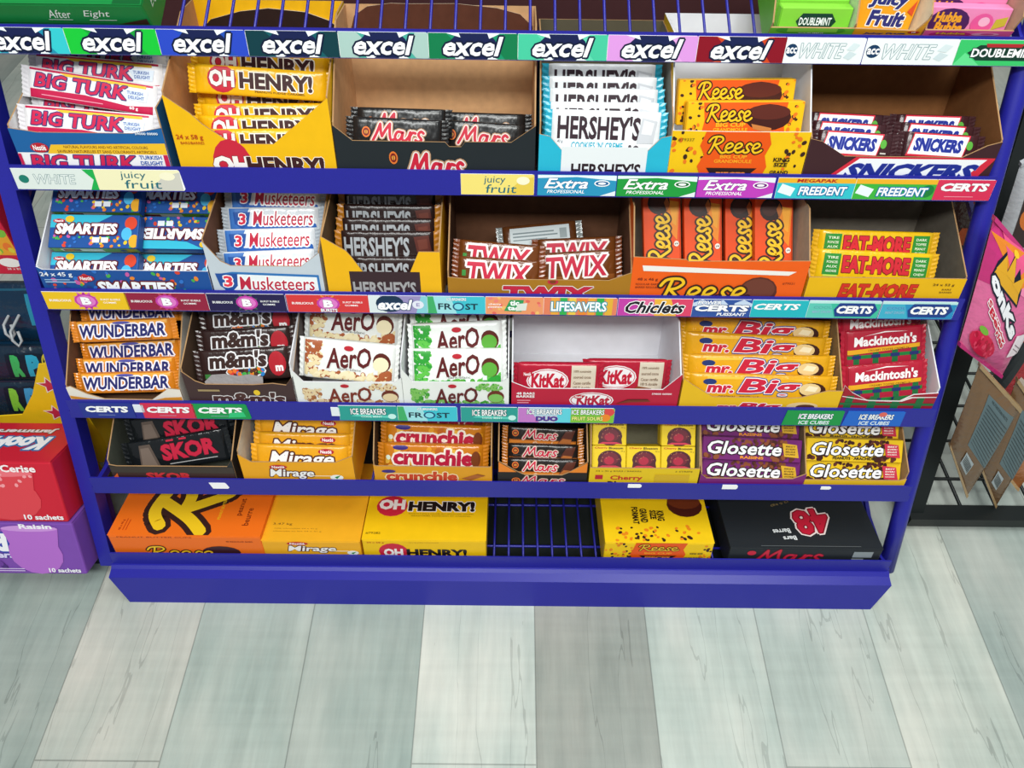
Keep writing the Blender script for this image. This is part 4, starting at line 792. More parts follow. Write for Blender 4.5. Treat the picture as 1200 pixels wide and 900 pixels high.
fill(tr, m_kit, [(734,442,0)], e=18, slope=20, TH=.012, w0=.02, u0=.036, desc='red wafer bar', where='in the white-backed box', cat='chocolate bar', names=['on the right'], proto=p)
def m_big2(k): return make_bar('chocolate_bar', 178*k, .037, .013, '#e2a41a', [P([(.1,.82),(.7,.9),(.9,.8),(.85,.9),(.1,.96)],'#efbc3c'), E(.12,.72,.05,.13,'#23356e'), T('mr.',.2,.42,.2,.34,'#c4203a',.05,.15,[(.12,'#f2eeee')]), T('Big',.56,.5,.46,.8,'#c4203a',.03,.2,[(.08,'#f2eeee'),(.13,'#2a3f8a'),(.06,'#f2eeee')]), E(.88,.45,.1,.34,'#3e1f18'), E(.86,.5,.08,.26,'#e2c48a'), P([(.82,.45),(.9,.4),(.92,.6),(.85,.66)],'#f0e2bc'), T('ORIGINAL · ORIGINALE',.34,.1,.3,.1,'#4a3010',.02)], fin='film')
tr = make_tray('display_box', 'yellow open box of long yellow nut bars', 4, 797, 987, 466, '#e9b81c', '#8f7a58', D_=.155, hb=.13, hs=(1.6,1.2), knee=.6, prof=((0,1.75),(.06,1.5),(.2,1.0),(.68,.98),(.74,1.0),(.9,1.3),(1,1.3)), ops=[T('mr.',.3,.2,.14,.3,'#c4203a',.05,.15,[(.12,'#f2eeee')]), T('Big',.5,.24,.28,.7,'#c4203a',.05,.2,[(.1,'#f2eeee')]), E(.77,.34,.1,.34,'#e2c48a'), E(.79,.3,.06,.2,'#5a3018')])
p = fill(tr, m_big2, [(888,388,-2),(882,408,-2),(890,432,0),(893,455,-1)], e=32, slope=42, TH=.014, w0=.014, u0=.036, desc='long yellow nut bar', where='in the yellow box', cat='chocolate bar')
TART = [R(0,0,1,.5,'#a81f38')]+[R(x,0,x+.08,.5,'#1f6a3a') for x in (.08,.34,.6,.86)]+[R(0,y,1,y+.09,'#1f7a3a') for y in (.06,.3)]+[R(x-.02,y,x+.1,y+.09,'#23306a') for x in (.08,.34,.6,.86) for y in (.06,.3)]
def m_mack(k): return make_bar('toffee_bar', 104*k, .06, .011, '#b01d34', TART+[P([(0,.5),(1,.5),(1,1),(0,1)],'#b01d34'), P([(0,.42),(.97,.5),(.97,.6),(0,.54)],'#e2a420'), T('CREAMY TOFFEE CREMEUX',.55,.5,.56,.05,'#7a4a10',.01), T("Mackintosh's",.5,.75,.84,.26,'#f0ecea',.035,.05), P([(.2,.88),(.5,.97),(.8,.93),(.5,.94)],'#f0ecea')], crimp=.006)
tr = make_tray('display_box', 'red and green tartan open box of toffee bars', 4, 986, 1100, 464, '#a01f30', WHT, D_=.15, hb=.13, hs=(.9,1.3), knee=.7, prof=((0,1.35),(.1,1.1),(.3,.8),(.62,.78),(.75,1.05),(1,1.12)), ops=[R(x,0,x+.08,1,'#1f6a3a') for x in (.05,.3,.55,.8)]+[R(0,.4,1,.55,'#1f6a3a'), P([(0,.95),(.3,.68),(.65,.66),(.75,.9),(1,.95),(1,1),(.72,.98),(.62,.74),(.3,.75),(0,1)],'#e8dcdc')])
p = fill(tr, m_mack, [(1030,388,6),(1032,409,6),(1038,450,6)], e=34, slope=40, TH=.011, w0=.016, desc='red tartan toffee bar', where='in the tartan box', cat='toffee bar')

# ================================================================== shelf five
def m_skor(k): return make_bar('chocolate_bar', 126*k, .05, .012, '#14171a', [P([(.08,.05),(.3,.05),(.24,.9),(.12,.9)],'#5a4c44'), P([(.1,.1),(.27,.1),(.22,.8),(.13,.8)],'#74645a'), T('SKOR',.64,.55,.6,.56,'#c0213e',.05,0,[(.04,'#5a0f1e')]), R(.4,.14,.92,.17,'#a8a8a8'), R(.42,.9,.5,.96,'#c0213e'), R(.56,.9,.64,.96,'#c0213e')], fin='foil')
tr = make_tray('display_box', 'black open box of black toffee bars with red letters', 5, 127, 274, 547, '#262a2c', '#55584e', D_=.15, hb=.115, hs=(1.25,1.25), knee=.5, prof=((0,1.06),(.06,1.0),(.95,1.02),(1,1.3)), ops=[R(0,.55,1,1,'#3c332c'), R(0,0,1,.55,'#3a221c'), T('SKOR',.46,.3,.38,.56,'#c8282c',.05), P([(.0,.2),(.04,.5),(.04,0)],'#d8601c')])  # brown upper band: a reflection painted into the black front
p = fill(tr, m_skor, [(214,503,9),(207,530,10)], e=34, slope=34, TH=.012, w0=.018, u0=.040, desc='black toffee bar with red letters', where='in the black box', cat='chocolate bar', names=['behind another', 'in front'])
def m_mir(k): return make_bar('chocolate_bar', 118*k, .05, .013, '#eaa51e', [T('Mirage',.5,.55,.74,.58,'#f4f2f0',.022,.2,[(.12,'#5a2a1c')]), E(.9,.2,.05,.12,'#f0f4ec'), P([(.88,.2),(.9,.12),(.94,.3)],'#2f8a44'), R(.1,.08,.5,.11,'#a8701c')]+NEST(.78,.86,.18,.2))
tr = make_tray('display_box', 'amber open box of amber wrapped bars with white letters', 5, 280, 414, 542, '#eba41c', '#d8d2c4', D_=.15, hb=.115, hs=(1.35,1.15), knee=.55, prof=((0,1.25),(.1,1.0),(.84,1.0),(1,1.22)), ops=[T('Mirage',.44,.4,.4,.52,'#f4f2f0',.022,.15,[(.12,'#5a2a1c')]), E(.84,.24,.06,.14,'#f0f4ec'), P([(.82,.26),(.84,.16),(.88,.36)],'#2f8a44'), R(.62,.3,.8,.34,'#f0e0b8')]+NEST(.33,.78,.16,.22))
p = fill(tr, m_mir, [(357,507,-2),(357,527,-1),(356,541,-1)], e=34, slope=42, TH=.012, w0=.014, u0=.034, desc='amber bar with white letters', where='in the amber box', cat='chocolate bar')
def m_cru(k): return make_bar('chocolate_bar', 130*k, .042, .015, '#d07c18', [D(71,40,.0,.0,.98,.98,.13,['#e29a24','#c0641a','#e8b040']), T('crunchie',.5,.54,.84,.68,'#b81f3c',.05,.05,[(.16,'#f2e6d8')]), E(.16,.92,.08,.1,'#3a2a7a'), E(.95,.5,.05,.34,'#7a3c1c'), E(.03,.5,.025,.1,'#dfe8d0')], fin='foil')
tr = make_tray('display_box', 'golden open box of honeycomb bars with red letters', 5, 437, 577, 547, '#dc981e', '#4c3c2c', D_=.15, hb=.115, hs=(1.2,1.35), knee=.3, prof=((0,1.05),(.02,1.0),(.98,1.0),(1,1.05)), ops=[T('crunchie',.4,.42,.62,.6,'#c8401c',.05,.05,[(.12,'#efd9a8')]), P([(.74,.3),(.88,.6),(.95,.5),(.82,.18)],'#8a4a1c'), P([(.74,.3),(.86,.56),(.94,.46),(.82,.22)],'#a85c24'), E(.12,.72,.06,.1,'#3a2a7a')])
p = fill(tr, m_cru, [(512,497,-2),(512,514,-2),(505,537,-1)], e=30, slope=40, TH=.014, w0=.018, u0=.034, desc='golden honeycomb bar', where='in the golden box', cat='chocolate bar')
def m_mc(k): return make_bar('chocolate_bar', 104*k, .031, .012, '#241d1a', [R(0,0,1,.36,'#d9802a'), R(0,.3,1,.36,'#b8621c')]+ROUND(.09,.7,.05,.18)+MARS(.46,.66,.5,.48)+[T('Caramel',.5,.18,.3,.2,'#f0dcc0',.02,.3), P([(.72,.2),(.84,.9),(.98,.96),(.92,.3)],'#5a2a1c'), P([(.72,.2),(.8,.5),(.93,.46),(.92,.24)],'#b0642c')], ccol='#c8741c')
tr = make_tray('display_box', 'black open box with orange wings and caramel bars', 5, 583, 689, 552, '#24201e', '#201c1a', D_=.15, hb=.115, hs=(1.4,1.4), knee=.5, prof=((0,1.4),(.22,.95),(.3,.82),(.72,.82),(.8,.95),(1,1.4)), ops=MARS(.5,.32,.5,.56)+ROUND(.2,.3,.05,.2))
for sg in (-1, 1):
    g = G(); q = tr['x1']-tr['x0']; a = q/2; h = tr['h']
    v = [(sg*(a-.001), -.0003, h*.95), (sg*(a-.001), -.0003, h*1.37), (sg*(a*.58), -.0003, h*.95)]
    if sg > 0: v.reverse()
    g.add(v, [(0, 1, 2)], mat('#e8842a', 'card')); g.build('wing_panel', tr['root'])
p = fill(tr, m_mc, [(637,513,-2),(637,533,-1),(637,550,-1)], e=38, slope=46, TH=.012, w0=.016, u0=.036, desc='black and orange caramel bar', where='in the orange winged box', cat='chocolate bar')
def m_che(k): return make_carton('chocolate_carton', 40*k, .0345, .03, '#e6c41a', [E(.52,.4,.36,.42,'#4a1420'), P([(.16,.05),(.88,.05),(.84,.42),(.2,.42)],'#4a1420'), E(.52,.44,.26,.3,'#6a1a2a'), E(.5,.36,.15,.18,'#a8203a'), P([(.16,.05),(.88,.05),(.7,.14),(.3,.14)],'#c8324a'), D(81,14,.2,.3,.85,.74,.022,['#a86a4a']), T('Cherry',.26,.92,.38,.1,'#c0301c',.02), T('Blossom',.7,.92,.42,.1,'#3a2a1a',.02), T('45 g',.9,.78,.12,.06,'#5a4a10',.0)])
tr = make_tray('display_box', 'yellow open box of small square cherry chocolate cartons', 5, 691, 821, 549, '#e4c01c', '#9a9478', D_=.15, hb=.115, hs=(1.1,1.1), knee=.3, prof=((0,1),(1,1)), ops=[T('Cherry',.34,.4,.3,.34,'#c0301c',.03), T('Blossom',.36,.04,.38,.36,'#2a1a14',.03), R(.05,.34,.12,.6,'#b8202f'), R(.6,.1,.92,.66,'#d2aa1c'), T('24 x 45 g BARS / BARRES',.26,.84,.42,.09,'#6a5410',.01), T('3 STRIPS',.86,.86,.16,.08,'#6a5410',.01)])
def stack_row(tr, mk, spots, row, labels, cat, proto=None):
    """cartons packed edge to edge on a slope, row 0 at the front"""
    e = 46; a = math.radians(90-e); t = Vector((0, math.cos(a), math.sin(a))); base = loc3(tr['s'], 0, .0115, .0345)
    for px, lb in zip(spots, labels):
        q = base+t*(.0178+row*.0352); x = cut(px, 522, base, Vector((0, -math.sin(a), math.cos(a)))).x
        if proto is None: proto = o = mk(scale_at(base))
        else: o = dup(proto)
        pose(o, Vector((x, q.y, q.z)), e, 0, .03); tag(o, lb, cat, 'yellow cherry chocolate cartons in the yellow box')
    return proto
p = stack_row(tr, m_che, [714, 754.5, 795], 0, ['yellow cherry chocolate carton, lower left of the yellow box', 'yellow cherry chocolate carton, lower middle, nothing stacked on it', 'yellow cherry chocolate carton, lower right of the yellow box'], 'carton')
stack_row(tr, m_che, [714, 795], 1, ['yellow cherry chocolate carton, upper left of the yellow box', 'yellow cherry chocolate carton, upper right of the yellow box'], 'carton', p)
def glos(base, dk, word, c2, bc): return lambda k: make_carton('candy_carton', 117*k, .0345, .016, base, [
    D(91,24 if c2 == '#3a2a14' else 40,.3,.66,.86,.98,.09,dk), D(92,12,.0,.04,.2,.4,.11,dk), D(93,14,.7,.05,.92,.3,.1,dk), T('Glosette',.42,.56,.76,.6,'#f4f4f4',.022,.2,[(.1,'#2a1a1a')]), T(word,.5,.15,.46 if len(word) > 8 else .24,.13,c2,.04), P([(.8,.86),(.95,.8),(.98,.22),(.83,.26)],bc)]+[T(t,.89,y,.1,.07,'#3a2a1a' if bc != '#c8324a' else '#f0e8e0',.02) for t, y in (('BEST',.72),('EVER!',.6),('MEILLEUR',.48),('QUE JAMAIS',.36))], edge=base, edge_ops=[T('Glosette',.5,.5,.3,.5,'#f0e8f0',.03,.2)])
tr = make_tray('display_box', 'purple low-fronted box of purple raisin candy cartons', 5, 820, 944, 561, '#7a2472', '#8a7458', D_=.15, hb=.115, hs=(1.3,1.3), knee=.45, prof=((0,1.25),(.06,1.0),(.88,1.0),(1,1.3)), ops=[])
gp = glos('#71226c', ['#4a201a','#5e2c20','#8a4a2a'], 'RAISINS', '#e8902a', '#d8a82c')
p = fill(tr, gp, [(881,500,-1),(881,527,-2),(882,553,-2)], e=42, slope=50, TH=.016, w0=.012, u0=.024, desc='purple raisin candy carton', where='in the purple box', cat='candy carton')
tr = make_tray('display_box', 'yellow low-fronted box of yellow peanut candy cartons at right', 5, 942, 1062, 563, '#e6b81c', '#a58a62', D_=.15, hb=.115, hs=(1.1,1.5), knee=.6, prof=((0,1.0),(.94,1.0),(1,1.1)), ops=[])
gy = glos('#e6bc1c', ['#4a201a','#5e2c20','#3e1a14'], 'PEANUTS · ARACHIDES', '#3a2a14', '#c8324a')
p = fill(tr, gy, [(1001,503,-1),(1001,528,-1),(1003,554,-1)], e=42, slope=50, TH=.016, w0=.012, u0=.024, desc='yellow peanut candy carton', where='in the low yellow box', cat='candy carton')

# ================================================================== bottom shelf: closed cases
def make_case(name, label, s, pl, pr, pt, depth, base, front=(), top=(), cat='cardboard case', yaw=0, fin='card', H=None, side=None, wd=.006, right=()):
    if s == 1: wd = .015
    x0 = hitw(s, pl, pt-.0135*(pr-pl)/2, wd)[0]; x1 = hitw(s, pr, pt+.0135*(pr-pl)/2, wd)[0]; u = hitw(s, (pl+pr)/2, pt, wd)[1]
    x0 = max(x0+.0004, -.609); x1 = min(x1-.0004, .609); h = (u-FLOOR_U) if H is None else H; W = x1-x0
    root = empty(name, loc3(s, (x0+x1)/2, wd, FLOOR_U), (-tl(s), 0, math.radians(yaw))); tag(root, label, cat, 'closed cases on the bottom shelf' if s == 6 else None)
    m = mat(base, fin); a = W/2; t = .0012
    g = G(); g.cbox((-a, 0, 0), (a, depth, h-.0008), m, .0025)
    v0 = PRINT_U-FLOOR_U; Hh = h-v0
    ink(g, lambda x, y, z: (x, -z, v0+Hh/2+y), W*.98, Hh*.97, front)
    if right: ink(g, lambda x, y, z: (a+z, depth/2+x, h/2+y), depth*.95, h*.92, right)
    g.build('case_body', root)
    g = G(); g.cbox((-a, 0, h-.0008), (a, depth, h), m, .0003)
    ink(g, lambda x, y, z: (x, depth*.34+y, h+z), W*.99, depth*.66, top); g.build('lid_flap', root)
    return root
make_case('candy_case', 'orange glossy case with big yellow initial at left of bottom shelf', 6, 119, 305, 628, .16, '#f0701a', [T('PEANUT BUTTER CUPS',.3,.93,.5,.06,'#8a2a0a',.01), T('48 REGULAR BARS',.86,.72,.18,.07,'#7a2408',.01), E(.72,.12,.13,.34,'#3a1c24')]+reese(.45,.1,.44,.56),
    [K('R',.47,.66,.46,.9,'#f2c420',.2,[(.09,'#3a201c')],72), T('beurre',.88,.36,.34,.042,'#7a2a10',.01,0,(),90), T('peanut',.82,.55,.34,.042,'#7a2a10',.01,0,(),90), T('48 x 46 g',.06,.18,.2,.02,'#a83a10',.01,0,(),90), R(.08,.08,.085,.3,'#c84a14'), R(.1,.08,.105,.28,'#c84a14'), T('PEANUT BUTTER',.69,.5,.4,.02,'#f2c420',.01,0,(),90)], fin='ink')
make_case('candy_case', 'plain amber case beside the orange case on the bottom shelf', 6, 305, 422, 634, .17, '#efac22', [T('Mirage',.5,.42,.5,.5,'#f2eeea',.022,.15,[(.12,'#5a2a1c')]), E(.92,.2,.06,.16,'#f0f4ec'), P([(.9,.2),(.92,.1),(.96,.3)],'#2f8a44'), R(.7,.3,.88,.36,'#f0e0b8')]+NEST(.36,.84,.22,.24),
    [T('3.47 kg',.17,.28,.2,.05,'#6a4a20',.0), T('Milk Chocolate 24 x 41 g',.32,.2,.44,.02,'#8a6420',.0), T('Chocolat au lait 24 x 41 g',.34,.15,.5,.02,'#8a6420',.0)])
make_case('candy_case', 'bright yellow case with red disc, third on the bottom shelf', 6, 423, 570, 633, .165, '#f0bf10', [E(.24,.3,.12,.5,'#c9263c'), T('OH',.24,.22,.16,.5,'#f2ece8',.05), T('HENRY!',.6,.22,.5,.5,'#1e1616',.05), T('24 x 58 g',.1,.84,.14,.1,'#b84a12',.02), T('24 x 58 g MILK CHOCOLATE',.5,.86,.24,.06,'#a87a10',.0)],
    [E(.2,.62,.13,.2,'#c9263c'), T('OH',.2,.65,.22,.2,'#f2ece8',.06), T('HENRY!',.62,.62,.56,.2,'#1e1616',.06,0,[(.1,'#f2ece8')]), T('PEANUTS, FUDGE & CARAMEL IN A CHOCOLATEY COATING',.62,.47,.54,.02,'#5a4a10',.0), T('ARACHIDES, FONDANT ET CARAMEL',.62,.43,.5,.02,'#5a4a10',.0), T('#79282',.08,.1,.12,.04,'#5a4a10',.0)])
make_case('candy_case', 'dotted yellow case standing alone beside the empty wire gap', 6, 709, 838, 636, .16, '#f2c614', [D(11,30,0,0,.3,.98,.07,['#3a2018','#e8861c']), D(12,10,.9,0,1,.98,.07,['#3a2018','#e8861c']), P([(.26,0),(.74,0),(.76,.3),(.73,.6),(.76,1),(.28,1),(.26,.6),(.24,.3)],'#e8560f'), T('BIG CUP',.5,.36,.26,.1,'#f4a020',.04), P([(.32,.22),(.68,.22),(.62,0),(.38,0)],'#2a1512'), T('PIECES',.5,.1,.24,.14,'#f08a1c',.05), T('KING SIZE',.86,.36,.12,.1,'#2a1a12',.03), T('GRAND FORMAT',.84,.1,.18,.08,'#2a1a12',.03)]+reese(.5,.72,.36,.36),
    [D(13,44,.02,.02,.98,.3,.028,['#3a2018','#e8861c']), E(.8,.72,.17,.24,'#4a1c14'), E(.8,.8,.16,.16,'#6e3018'), T('KING',.55,.5,.2,.07,'#2a1a12',.04,0,(),-90), T('SIZE',.48,.52,.18,.06,'#2a1a12',.04,0,(),-90), T('GRAND',.39,.5,.28,.07,'#2a1a12',.04,0,(),-90), T('FORMAT',.31,.5,.34,.06,'#2a1a12',.04,0,(),-90)])
make_case('candy_case', 'black case with red number at the right of the bottom shelf', 6, 856, 1036, 643, .165, '#23272b', MARS(.4,.4,.44,.9,0)+[E(.14,.6,.03,.2,'#c8203a'), R(.82,.3,.95,.8,'#8a9296'), R(.82,.1,.9,.2,'#8a9296')],
    [T('48',.6,.5,.24,.46,'#c8203a',.03,.1,[(.13,'#f2e0dc'),(.06,'#8a1424')],190), T('Barres',.37,.3,.12,.09,'#dfe2e2',.03,0,(),186), T('Bars',.41,.17,.09,.08,'#dfe2e2',.03,0,(),186), T('(2.5 kg)',.42,.84,.14,.05,'#8a7448',.01,0,(),200), R(.2,.02,.86,.028,'#6a6e70')], right=[T('Mars',.5,.5,.5,.5,'#7a1626',.02)])

# ================================================================== top shelf
make_case('chocolate_box', 'dark green mint chocolate box at the left of the top shelf', 1, -70, 165, 4, .075, '#12823c', [R(0,.0,1,.02,'#0a4a26'), P([(.82,0),(1,.3),(1,0)],'#3a2418'), T('After',.5,.5,.14,.42,'#e8f2ea',.0,.35), T('Eight',.72,.5,.16,.42,'#e8f2ea',.0,.35), R(.42,.2,.56,.23,'#cfe8d6'), R(.66,.2,.82,.23,'#cfe8d6')], [P([(.84,0),(1,0),(1,1),(.86,1)],'#0c5a2a')], cat='chocolate box', right=[T('Eight',.5,.6,.5,.3,'#cfe8d6',.0,.3)])
def gum_pack(base, ops, L=66): return lambda k: make_carton('gum_pack', L*k, .03, .016, base, ops)
tr = make_tray('gum_box', 'lime green gum display box on the top shelf, nearest the middle', 1, 903, 1003, 33, '#6cc234', '#d8e8c0', D_=.12, hb=.08, prof=((0,1),(1,1)), hs=(1.2,1.2), knee=.5, cat='gum box', ops=[E(.48,.6,.42,.8,'#4aa42a'), R(.2,.25,.8,1,'#86d040'), T('DOUBLEMINT',.5,.1,.3,.14,'#ffffff',.02,0,[(.1,'#143c2e')])])
dm = gum_pack('#86cf3e', [R(0,0,1,.2,'#4aa42a'), P([(.22,.5),(.3,.8),(.72,.8),(.8,.5),(.72,.2),(.3,.2)],'#143c2e'), T('DOUBLEMINT',.5,.5,.46,.3,'#ffffff',.02)], 80)
fill(tr, dm, [(955,15,0),(955,25,0)], e=4, slope=45, TH=.016, w0=.026, desc='lime green gum pack', where='in the lime box', cat='gum pack', names=['behind another', 'in front'])
tr = make_tray('gum_box', 'orange gum display box in the middle of three top shelf boxes', 1, 1000, 1082, 36, '#efa01c', '#f0e2c8', D_=.12, hb=.08, prof=((0,1.1),(.9,1.0),(1,1.8)), hs=(1.2,1.9), knee=.5, cat='gum box', ops=[T('Juicy Fruit',.46,.24,.62,.5,'#2a2f7a',.05,.15), E(.88,.7,.09,.34,'#c8342a'), T('10',.88,.7,.06,.3,'#ffffff',.03)])
jp = gum_pack('#f2a51e', [T('Juicy',.5,.72,.6,.4,'#2a2f7a',.05,.1,[(.1,'#f6f2ea')]), T('Fruit',.55,.28,.56,.38,'#2a2f7a',.05,.1,[(.1,'#f6f2ea')]), P([(.84,.5),(.95,.7),(.95,.4)],'#d8502a')], 70)
def jp(k): return make_carton('gum_pack', 74*k, .046, .016, '#f2a51e', [T('Juicy',.5,.74,.66,.4,'#2a2f7a',.05,.1,[(.1,'#f6f2ea')]), T('Fruit',.55,.3,.62,.4,'#2a2f7a',.05,.1,[(.1,'#f6f2ea')]), P([(.86,.5),(.97,.8),(.97,.4)],'#d8502a')])
fill(tr, jp, [(1040,12,-3)], e=4, slope=40, TH=.016, w0=.026, desc='orange gum pack with navy lettering', where='in the orange gum box', cat='gum pack', names=['standing'])
tr = make_tray('gum_box', 'pink bubble gum box at the right end of the top shelf', 1, 1084, 1189, 36, '#e85a9c', '#c8a890', D_=.12, hb=.085, prof=((0,1),(1,1)), hs=(1.0,1.7), knee=.5, cat='gum box', ops=[E(.3,.2,.24,.6,'#c82a7a'), T('Hubba',.3,.42,.34,.42,'#f2b52a',.05,.1,[(.1,'#3a1a5a')]), E(.7,.3,.16,.4,'#f2a0c4'), E(.72,.36,.08,.2,'#d84a8c')])
hb_ = lambda k: make_carton('gum_pack', 96*k, .034, .016, '#ee8aba', [E(.26,.5,.26,.48,'#4a1f5a'), T('Hubba',.24,.68,.34,.34,'#f2a52a',.05,.1), T('Bubba',.28,.34,.36,.34,'#f2a52a',.05,.1), T('MAX',.44,.14,.14,.2,'#2a3a8a',.04), E(.68,.5,.14,.34,'#e85a9c'), E(.7,.56,.07,.16,'#f6b8d4'), P([(.82,.3),(.98,.45),(.98,.75),(.84,.65)],'#c8b83a')])
fill(tr, hb_, [(1130,14,-1),(1134,27,-1)], e=4, slope=45, TH=.016, w0=.026, desc='pink bubble gum pack', where='in the pink box', cat='gum pack', names=['behind another', 'in front'])

# ================================================================== left: floor cartons and hanging candy beside the rack
def block(name, label, cat, x0, x1, y0, y1, z0, z1, base, front=(), top=(), right=(), fin='card', c=.002):
    root = empty(name, ((x0+x1)/2, (y0+y1)/2, z0)); tag(root, label, cat)
    a, b, h = (x1-x0)/2, (y1-y0)/2, z1-z0; m = mat(base, fin)
    g = G(); g.cbox((-a, -b, 0), (a, b, h-.001), m, c)
    ink(g, lambda x, y, z: (x, -b-z, h/2+y), 2*a*.985, h*.97, front)
    if right: ink(g, lambda x, y, z: (a+z, x, h/2+y), 2*b*.97, h*.95, right)
    g.build('carton_body', root)
    g = G(); g.cbox((-a, -b, h-.001), (a, b, h), m, .0004); ink(g, lambda x, y, z: (x, y, h+z), 2*a*.985, 2*b*.97, top); g.build('lid_flap', root)
    return root
LA = math.radians(22); LU = Vector((0, math.sin(LA), math.cos(LA))); LW = Vector((0, math.cos(LA), -math.sin(LA)))
LB = on_z(60, 673, .052); LB.x = 0
def on_lean(px, py, w_=0): p = cut(px, py, LB+LW*w_, LW); return p.x, (p-LB).dot(LU)
def leaner(name, label, x0, x1, u0, u1, depth, base, front, top=(), fin='card'):
    root = empty(name, LB+LU*u0+Vector(((x0+x1)/2, 0, 0)), (-LA, 0, 0)); tag(root, label, 'drink carton', 'drink cartons beside the rack')
    a, h = (x1-x0)/2, u1-u0; m = mat(base, fin)
    g = G(); g.cbox((-a, 0, 0), (a, depth, h-.001), m, .003); ink(g, lambda x, y, z: (x, -z, h/2+y), 2*a*.985, h*.97, front); g.build('carton_body', root)
    g = G(); g.cbox((-a, 0, h-.001), (a, depth, h), m, .0004); ink(g, lambda x, y, z: (x, depth/2+y, h+z), 2*a*.985, depth*.97, top); g.build('lid_flap', root)
uz = on_lean(60, 612)[1]; ur = on_lean(60, 541)[1]
xr = min(on_lean(128, 660)[0], -.652); xr2 = min(on_lean(112, 611)[0], -.656)
pq = cut(60, 496, LB+LU*ur, LU); dR = (pq-LB).dot(LW); yb = (LB+LU*ur+LW*dR).y; zr = (LB+LU*ur).z
g = G(); sy, sz = (LB+LW*.05).y, (LB+LW*.05).z; ey, ez = (LB+LW*dR).y, (LB+LW*dR).z
g.add([(x, y, z) for x in (-1.06, xr-.004) for y, z in ((sy, 0), (ey, 0), (ey, ez-.001), (sy, sz-.001))], [(3,2,1,0),(4,5,6,7),(0,1,5,4),(1,2,6,5),(2,3,7,6),(3,0,4,7)], mat('#20242a', 'matte'))
tag(g.build('floor_stand'), 'dark slanted floor stand under the purple drink carton', 'stand')
pitcher = lambda c, c2: [E(.66,.42,.23,.42,c), P([(.47,.5),(.85,.5),(.9,.94),(.44,.94)],c), E(.67,.92,.23,.07,c2), D(101,10,.5,.6,.84,.86,.04,[c2]), E(.9,.55,.05,.2,c)]
leaner('drink_carton', 'purple drink carton beneath the red carton at lower left', xr-.42, xr, 0, uz-.0004, dR+.004, '#7a4aa8', [P([(0,.2),(.6,.1),(.62,0),(0,0)],'#4a2a78')]+[T('Kool-Aid',.57,.62,.36,.36,'#f0f0f4',.06,.1,[(.12,'#2a3fa8')]), T('Jammers',.66,.36,.2,.16,'#d8d0f0',.04,.1,[(.1,'#3a3a98')])]+
    [E(.84,.4,.1,.4,'#b06ac8'), P([(.76,.5),(.93,.5),(.95,.9),(.74,.9)],'#b06ac8'), E(.845,.9,.105,.06,'#c890d8'), T('Raisin',.87,.94,.12,.09,'#f0f0f4',.03), T('10 sachets',.93,.08,.12,.09,'#f0f0f4',.03), D(102,16,.5,.05,.72,.25,.05,['#4a2a78','#6a3a98']), E(.66,.3,.03,.06,'#4a9a3a'), R(.46,.1,.78,.115,'#d8c8e8'), R(.46,.06,.78,.075,'#d8c8e8')])
leaner('drink_carton', 'red drink carton stacked on the purple one', xr2-.40, xr2, uz, ur, dR, '#c81f34', [P([(0,.2),(.6,.1),(.62,0),(0,0)],'#8a1222')]+[T('Kool-Aid',.54,.62,.36,.34,'#f0f0f4',.06,.1,[(.12,'#2a3fa8')]), E(.8,.38,.13,.36,'#d8424c'), P([(.7,.45),(.91,.45),(.93,.82),(.68,.82)],'#d8424c'), E(.805,.82,.125,.06,'#e8707a'), D(103,14,.7,.55,.92,.8,.03,['#ee9aa0']), T('Cerise',.88,.9,.13,.12,'#f4eeee',.03), T('10 sachets',.92,.08,.15,.09,'#f0f0f4',.03), R(.46,.12,.72,.135,'#e8b8bc'), R(.46,.08,.72,.095,'#e8b8bc'), E(.6,.2,.03,.06,'#4a9a3a')],
    [T('Kool-Aid',.76,.45,.34,.36,'#f0f0f4',.06,.1,[(.12,'#2a6fa8')],180), T('Jammers',.8,.78,.24,.14,'#e8d8e0',.04,.1,[(.08,'#3a7a4a')],180), E(.55,.7,.05,.2,'#3a4a9a'), E(.555,.66,.04,.16,'#c81f34')], fin='ink')
# yellow bin with stars
yy = yb+.022
def on_panel(q): v = on_y(q[0], q[1], yy); return (v.x, v.z)
bin_ = empty('candy_bin', (-.75, yy, 0)); tag(bin_, 'yellow candy bin with red stars behind the red carton', 'candy bin')
def bp_(g, n): o = g.build(n, bin_); o.location = (.75, -yy, 0); return o
YL = mat('#f0c81c', 'card')
outl = [on_panel(q) for q in ((-40,500),(86,500),(62,426),(45,427),(38,462),(26,486),(-40,490))]
x_r = outl[1][0]; outl = [(outl[0][0], 0), (x_r, 0), (x_r, outl[1][1]), outl[2]]+outl[3:]
outl = [(min(q[0], -.665), q[1]) for q in outl]
g = G(); g.slab(outl, lambda x, z, d: (x, yy+d, z), .002, YL, YL, YL)
c1 = on_panel((59,452)); c2 = on_panel((67,484))
ink(g, lambda x, y, z: (x-.75, yy-z, y+.25), .5, .5, [S((c[0]+.75)/.5+.5, (c[1]-.25)/.5+.5, r, cc) for c in (c1, c2) for r, cc in ((.042,'#f4e8e0'),(.034,'#c8304a'))])
bp_(g, 'front_panel')
xm = max(q[0] for q in outl); zm = max(q[1] for q in outl)
g = G(); g.box((xm-.002, yy+.002, 0), (xm, yy+.05, zm), YL); bp_(g, 'side_panel')
g = G(); g.box((outl[0][0], yy+.048, 0), (xm-.002, yy+.05, zm*.6), YL); bp_(g, 'back_panel')
block('drink_carton', 'dark red carton half hidden behind the left rack post', 'drink carton', -.775, -.664, yy+.075, yy+.16, 0, .15, '#8a1a2a', [E(.5,.6,.3,.1,'#b82a3c')])
